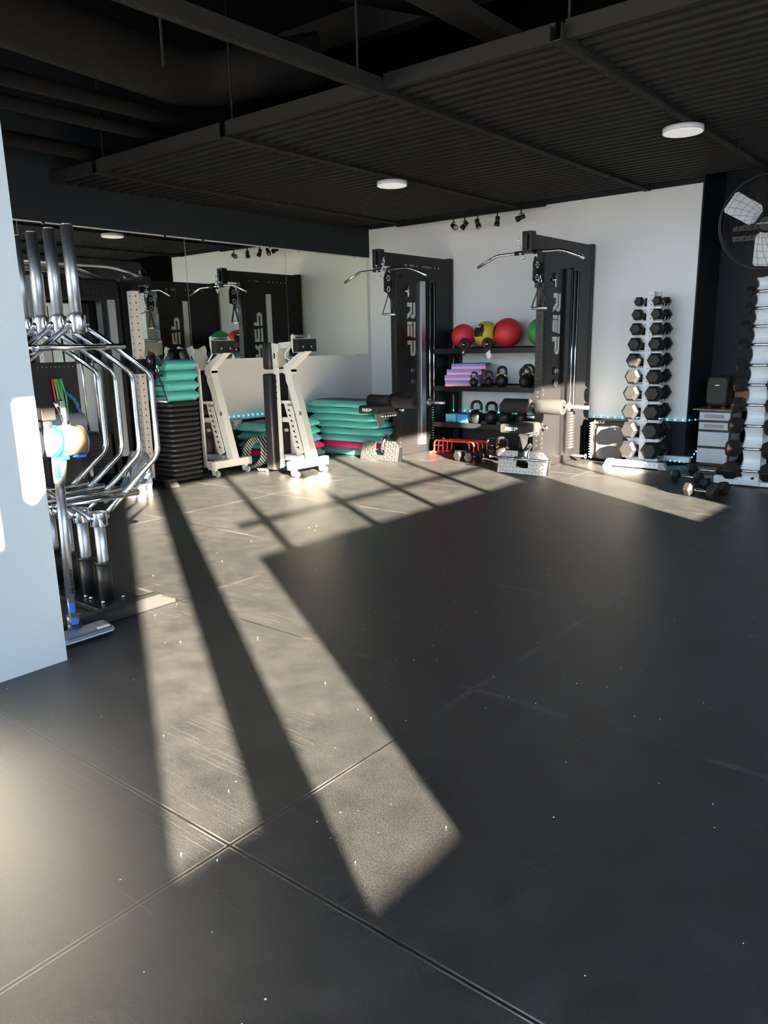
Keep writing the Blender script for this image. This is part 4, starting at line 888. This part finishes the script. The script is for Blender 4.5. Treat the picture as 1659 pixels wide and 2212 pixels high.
for s, x in ((-1, -4.26), (1, -3.56)): part(MB().cyl((x, 7.04 if s < 0 else 7.0, .165), (x+s*.012, 7.04 if s < 0 else 7.0, .165), .015), 'end_cap', 'plast', t)
# ================================================================== CASE with serrated rim
t = thing('hard_case', 'black rounded case with saw-toothed rim standing right of the right tower', 'case', (-3.55, 8.42, 0))
q = MB(); q.loft([[V(-3.52+a*k, yv, .235+b_*k) for a, b_ in rrect(.42, .44, .07)] for yv, k in ((8.60, .92), (8.56, 1), (8.36, 1), (8.33, .94))]); part(q, 'shell', 'plast', t)
q = MB(); q.loft([[V(-3.50+a*k, yv, .22+b_*k) for a, b_ in rrect(.32, .38, .06)] for yv, k in ((8.34, 1), (8.31, .97))]); part(q, 'front_panel', 'bin', t)
q = MB()
for k in range(14): q.prism([(0, 0), (0, .032), (-.035, .016)], (-3.71, 8.31, .03+k*.029), (1, 0, 0), (0, 0, 1), (0, 1, 0), .05)
for k in range(4): q.prism([(0, 0), (.034, 0), (.017, .035)], (-3.70+k*.034, 8.31, .425), (1, 0, 0), (0, 0, 1), (0, 1, 0), .05)
part(q, 'serrated_rim', 'grey', t)
part(MB().ball((-3.44, 8.305, .37), .010, seg=10, rg=6), 'indicator', 'logow', t)
# ================================================================== DRAWERS, speaker, box
DX, DY = -2.49, 8.62
t = thing('drawer_cabinet', 'black four-drawer plastic cabinet with frosted fronts in the corner', 'drawer unit', (DX, DY+.2, 0))
q = MB(); q.b2(DX-.16, DX+.17, DY+.01, DY+.42, .0, .025); q.b2(DX-.16, DX+.17, DY+.40, DY+.42, .0, .585)
for x in (DX-.16, DX+.155): q.b2(x, x+.015, DY+.01, DY+.42, 0, .585)
for z in (.195, .37, .47, .575): q.b2(DX-.16, DX+.17, DY, DY+.42, z-.009, z+.009)
part(q, 'frame', 'blk', t)
for z0, z1 in ((.028, .183), (.207, .358), (.382, .458), (.482, .563)):
    q = MB(); q.b2(DX-.152, DX+.158, DY-.012, DY+.02, z0, z1); q.b2(DX-.14, DX+.145, DY+.02, DY+.39, z0, z0+.006)
    dr = part(q, 'drawer', 'drawer', t, bev=.006); part(MB().b2(DX-.10, DX+.10, DY-.016, DY-.010, z0+.02, z1-.02), 'front_inset', 'vgrey' if z1 > .45 else 'drawer', dr)
    part(MB().b2(DX+.168, DX+.172, DY+.04, DY+.38, z0+.01, z1-.01), 'side_window', 'drawer', dr)
single(MB().b2(DX-.22, DX+.22, DY-.03, DY+.44, .586, .598), 'wooden_board', 'board', 'thin brown board lying on top of the drawer cabinet', 'board', (DX, DY+.2, .586))
t = thing('loudspeaker', 'black portable loudspeaker standing on the board over the drawers', 'speaker', (DX-.02, DY+.18, .598))
q = MB(); q.loft([[V(DX-.02+a*k, DY+.18+b_*k, z) for a, b_ in rrect(.225, .20, .03)] for z, k in ((.615, .85), (.65, 1), (.90, 1), (.925, .95), (.935, .85))]); part(q, 'cabinet', 'plast', t)
q = MB(); q.loft([[V(DX-.02+a*k, yv, .785+b_*k) for a, b_ in rrect(.20, .27, .035)] for yv, k in ((DY+.085, 1), (DY+.072, .97))]); part(q, 'grille', 'rubber', t)
part(MB().box((DX-.02, DY+.07, .84), (.045, .003, .010)), 'badge', 'logow', t); part(MB().b2(DX-.11, DX-.07, DY+.10, DY+.26, .598, .62).b2(DX+.03, DX+.07, DY+.10, DY+.26, .598, .62), 'foot', 'rubber', t); part(MB().cyl((DX-.15, DY+.2, .64), (DX-.13, DY+.2, .64), .02).b2(DX-.14, DX-.13, DY+.15, DY+.25, .64, .78), 'side_handle', 'plast', t)
q = MB(); q.b2(DX+.10, DX+.40, DY+.30, DY+.55, .60, .77); single(q, 'cardboard_box', 'card', 'brown cardboard box in the dark corner right of the loudspeaker', 'box', (DX+.25, DY+.42, .60))
t = thing('side_table', 'black stand holding the cardboard box in the corner behind the dumbbells', 'table', (DX+.30, DY+.5, 0)); part(MB().b2(DX+.225, DX+.5, DY+.22, DY+.70, .57, .598), 'tabletop', 'blk', t)
for a in (DX+.26, DX+.47): part(MB().b2(a-.012, a+.012, DY+.25, DY+.66, 0, .57), 'leg', 'blk', t)
# ================================================================== FAN
t = thing('wall_fan', 'large round caged wall fan with bright metal blades at the right edge', 'fan', (-2.13, 8.75, 2.35))
FC = V(-2.08, 8.35, 2.37); nrm = V(.18, -.95, -.22).normalized(); U_ = V(0, 0, 1).cross(nrm).normalized()*-1; U_ = nrm.cross(V(0, 0, 1)).normalized(); W_ = U_.cross(nrm).normalized()
if W_.z < 0: W_ = -W_
RF = .42
def cpt(r, a, d=0): return FC+U_*(r*math.cos(a))+W_*(r*math.sin(a))+nrm*d
q = MB()
for r_, d in ((RF, 0), (RF, -.12)): q.tube([cpt(r_, 2*PI*i/48, d) for i in range(48)], .008, 6, closed=True)
part(q, 'guard_ring', 'guard', t)
q = MB()
for i in range(30): a = 2*PI*i/30; q.tube([cpt(.09, a+.5, .10), cpt(.26, a+.15, .09), cpt(RF, a, 0)], .0018, 4)
for r_ in (.13, .19, .25, .31, .37): q.tube([cpt(r_, 2*PI*i/40, .095-.02*(r_ > .3)) for i in range(40)], .0018, 4, closed=True)
part(q, 'front_guard', 'guard', t)
for a in (math.radians(152), math.radians(271), math.radians(32)):
    q = MB(); e1_ = U_*math.cos(a)+W_*math.sin(a); e2_ = nrm.cross(e1_).normalized(); b2_ = (e2_*.92+nrm*.38).normalized(); nn = e1_.cross(b2_)
    q.prism([(.09, -.06), (.13, -.10), (.38, -.105), (.40, -.085), (.40, .085), (.38, .105), (.13, .10), (.09, .06)], FC-nrm*.03, e1_, b2_, nn, .005)
    q.prism([(.15, -.06), (.36, -.07), (.36, .07), (.15, .06)], FC-nrm*.026+nn*.004, e1_, b2_, nn, .004, 0)
    part(q, 'blade', 'blade', t, bev=.002)
part(MB().cyl(FC-nrm*.16, FC+nrm*.09, .085, seg=24).cyl(FC+nrm*.09, FC+nrm*.12, .08, .06, seg=24), 'hub', 'plast', t)
text('Comfort Zone', .022, 'logow', 'lettering', t, frame(FC+nrm*.121-U_*.05, U_, W_))
q = MB(); q.cyl(FC-nrm*.16, FC-nrm*.16+V(0, .55, 0), .03)
for z in (2.41, 2.31):
    q.b2(-2.55, -2.0, 8.95, 8.99, z-.025, z+.025)
    for k in range(4): q.disc((-2.5+k*.07, 8.949, z), (0, -1, 0), .012, 1)
q.b2(-2.2, -2.1, 8.97, 9.36, 2.25, 2.45)
part(q, 'wall_bracket', ['guard', 'hole'], t); part(MB().cyl((-2.12, 8.6, 1.9), (-2.12, 8.6, 1.0), .002, seg=5), 'pull_cord', 'grey', t)
# poster on the far pier, seen in the mirror
t = thing('wall_poster', 'white exercise poster on the back wall seen only in the mirror', 'poster', (-1.36, YB-.006, 1.1))
part(MB().b2(-1.55, -1.15, YB-.008, YB-.002, 1.0, 1.85), 'sheet', 'paper', t)
text('CINT', .15, 'plast', 'lettering', t, frame((-1.54, YB-.010, 1.66), (1, 0, 0), (0, 0, 1)))
q = MB(); q.box((-1.42, YB-.010, 1.40), (.035, .003, .05)).box((-1.42, YB-.010, 1.25), (.035, .003, .05)).box((-1.27, YB-.010, 1.40), (.05, .003, .03), m=1).box((-1.27, YB-.010, 1.25), (.04, .003, .04), m=1)
part(q, 'pictogram', ['red', 'grey'], t)
# crumbs on the mats
cm = MB(); rnd = random.Random(11)
for i in range(150):
    x, y = rnd.uniform(-4.2, .0), rnd.uniform(.7, 4.2); cm.box((x, y, .0012), (rnd.uniform(.0015, .005), rnd.uniform(.001, .003), .0016), rz=rnd.uniform(0, 3))
o = single(cm, 'floor_crumbs', 'paper', 'tiny pale crumbs scattered over the black mats', 'debris'); o['kind'] = 'stuff'
q = MB().tube([(-.235, 1.235, .004), (-.215, 1.25, .004), (-.190, 1.25, .006)], .003, 6).tube([(-.190, 1.267, .004), (-.188, 1.248, .004), (-.20, 1.24, .004)], .0035, 6)
single(q, 'paper_scrap', 'paper', 'small white curled scrap on the mat at lower right', 'scrap', (-.21, 1.25, 0))
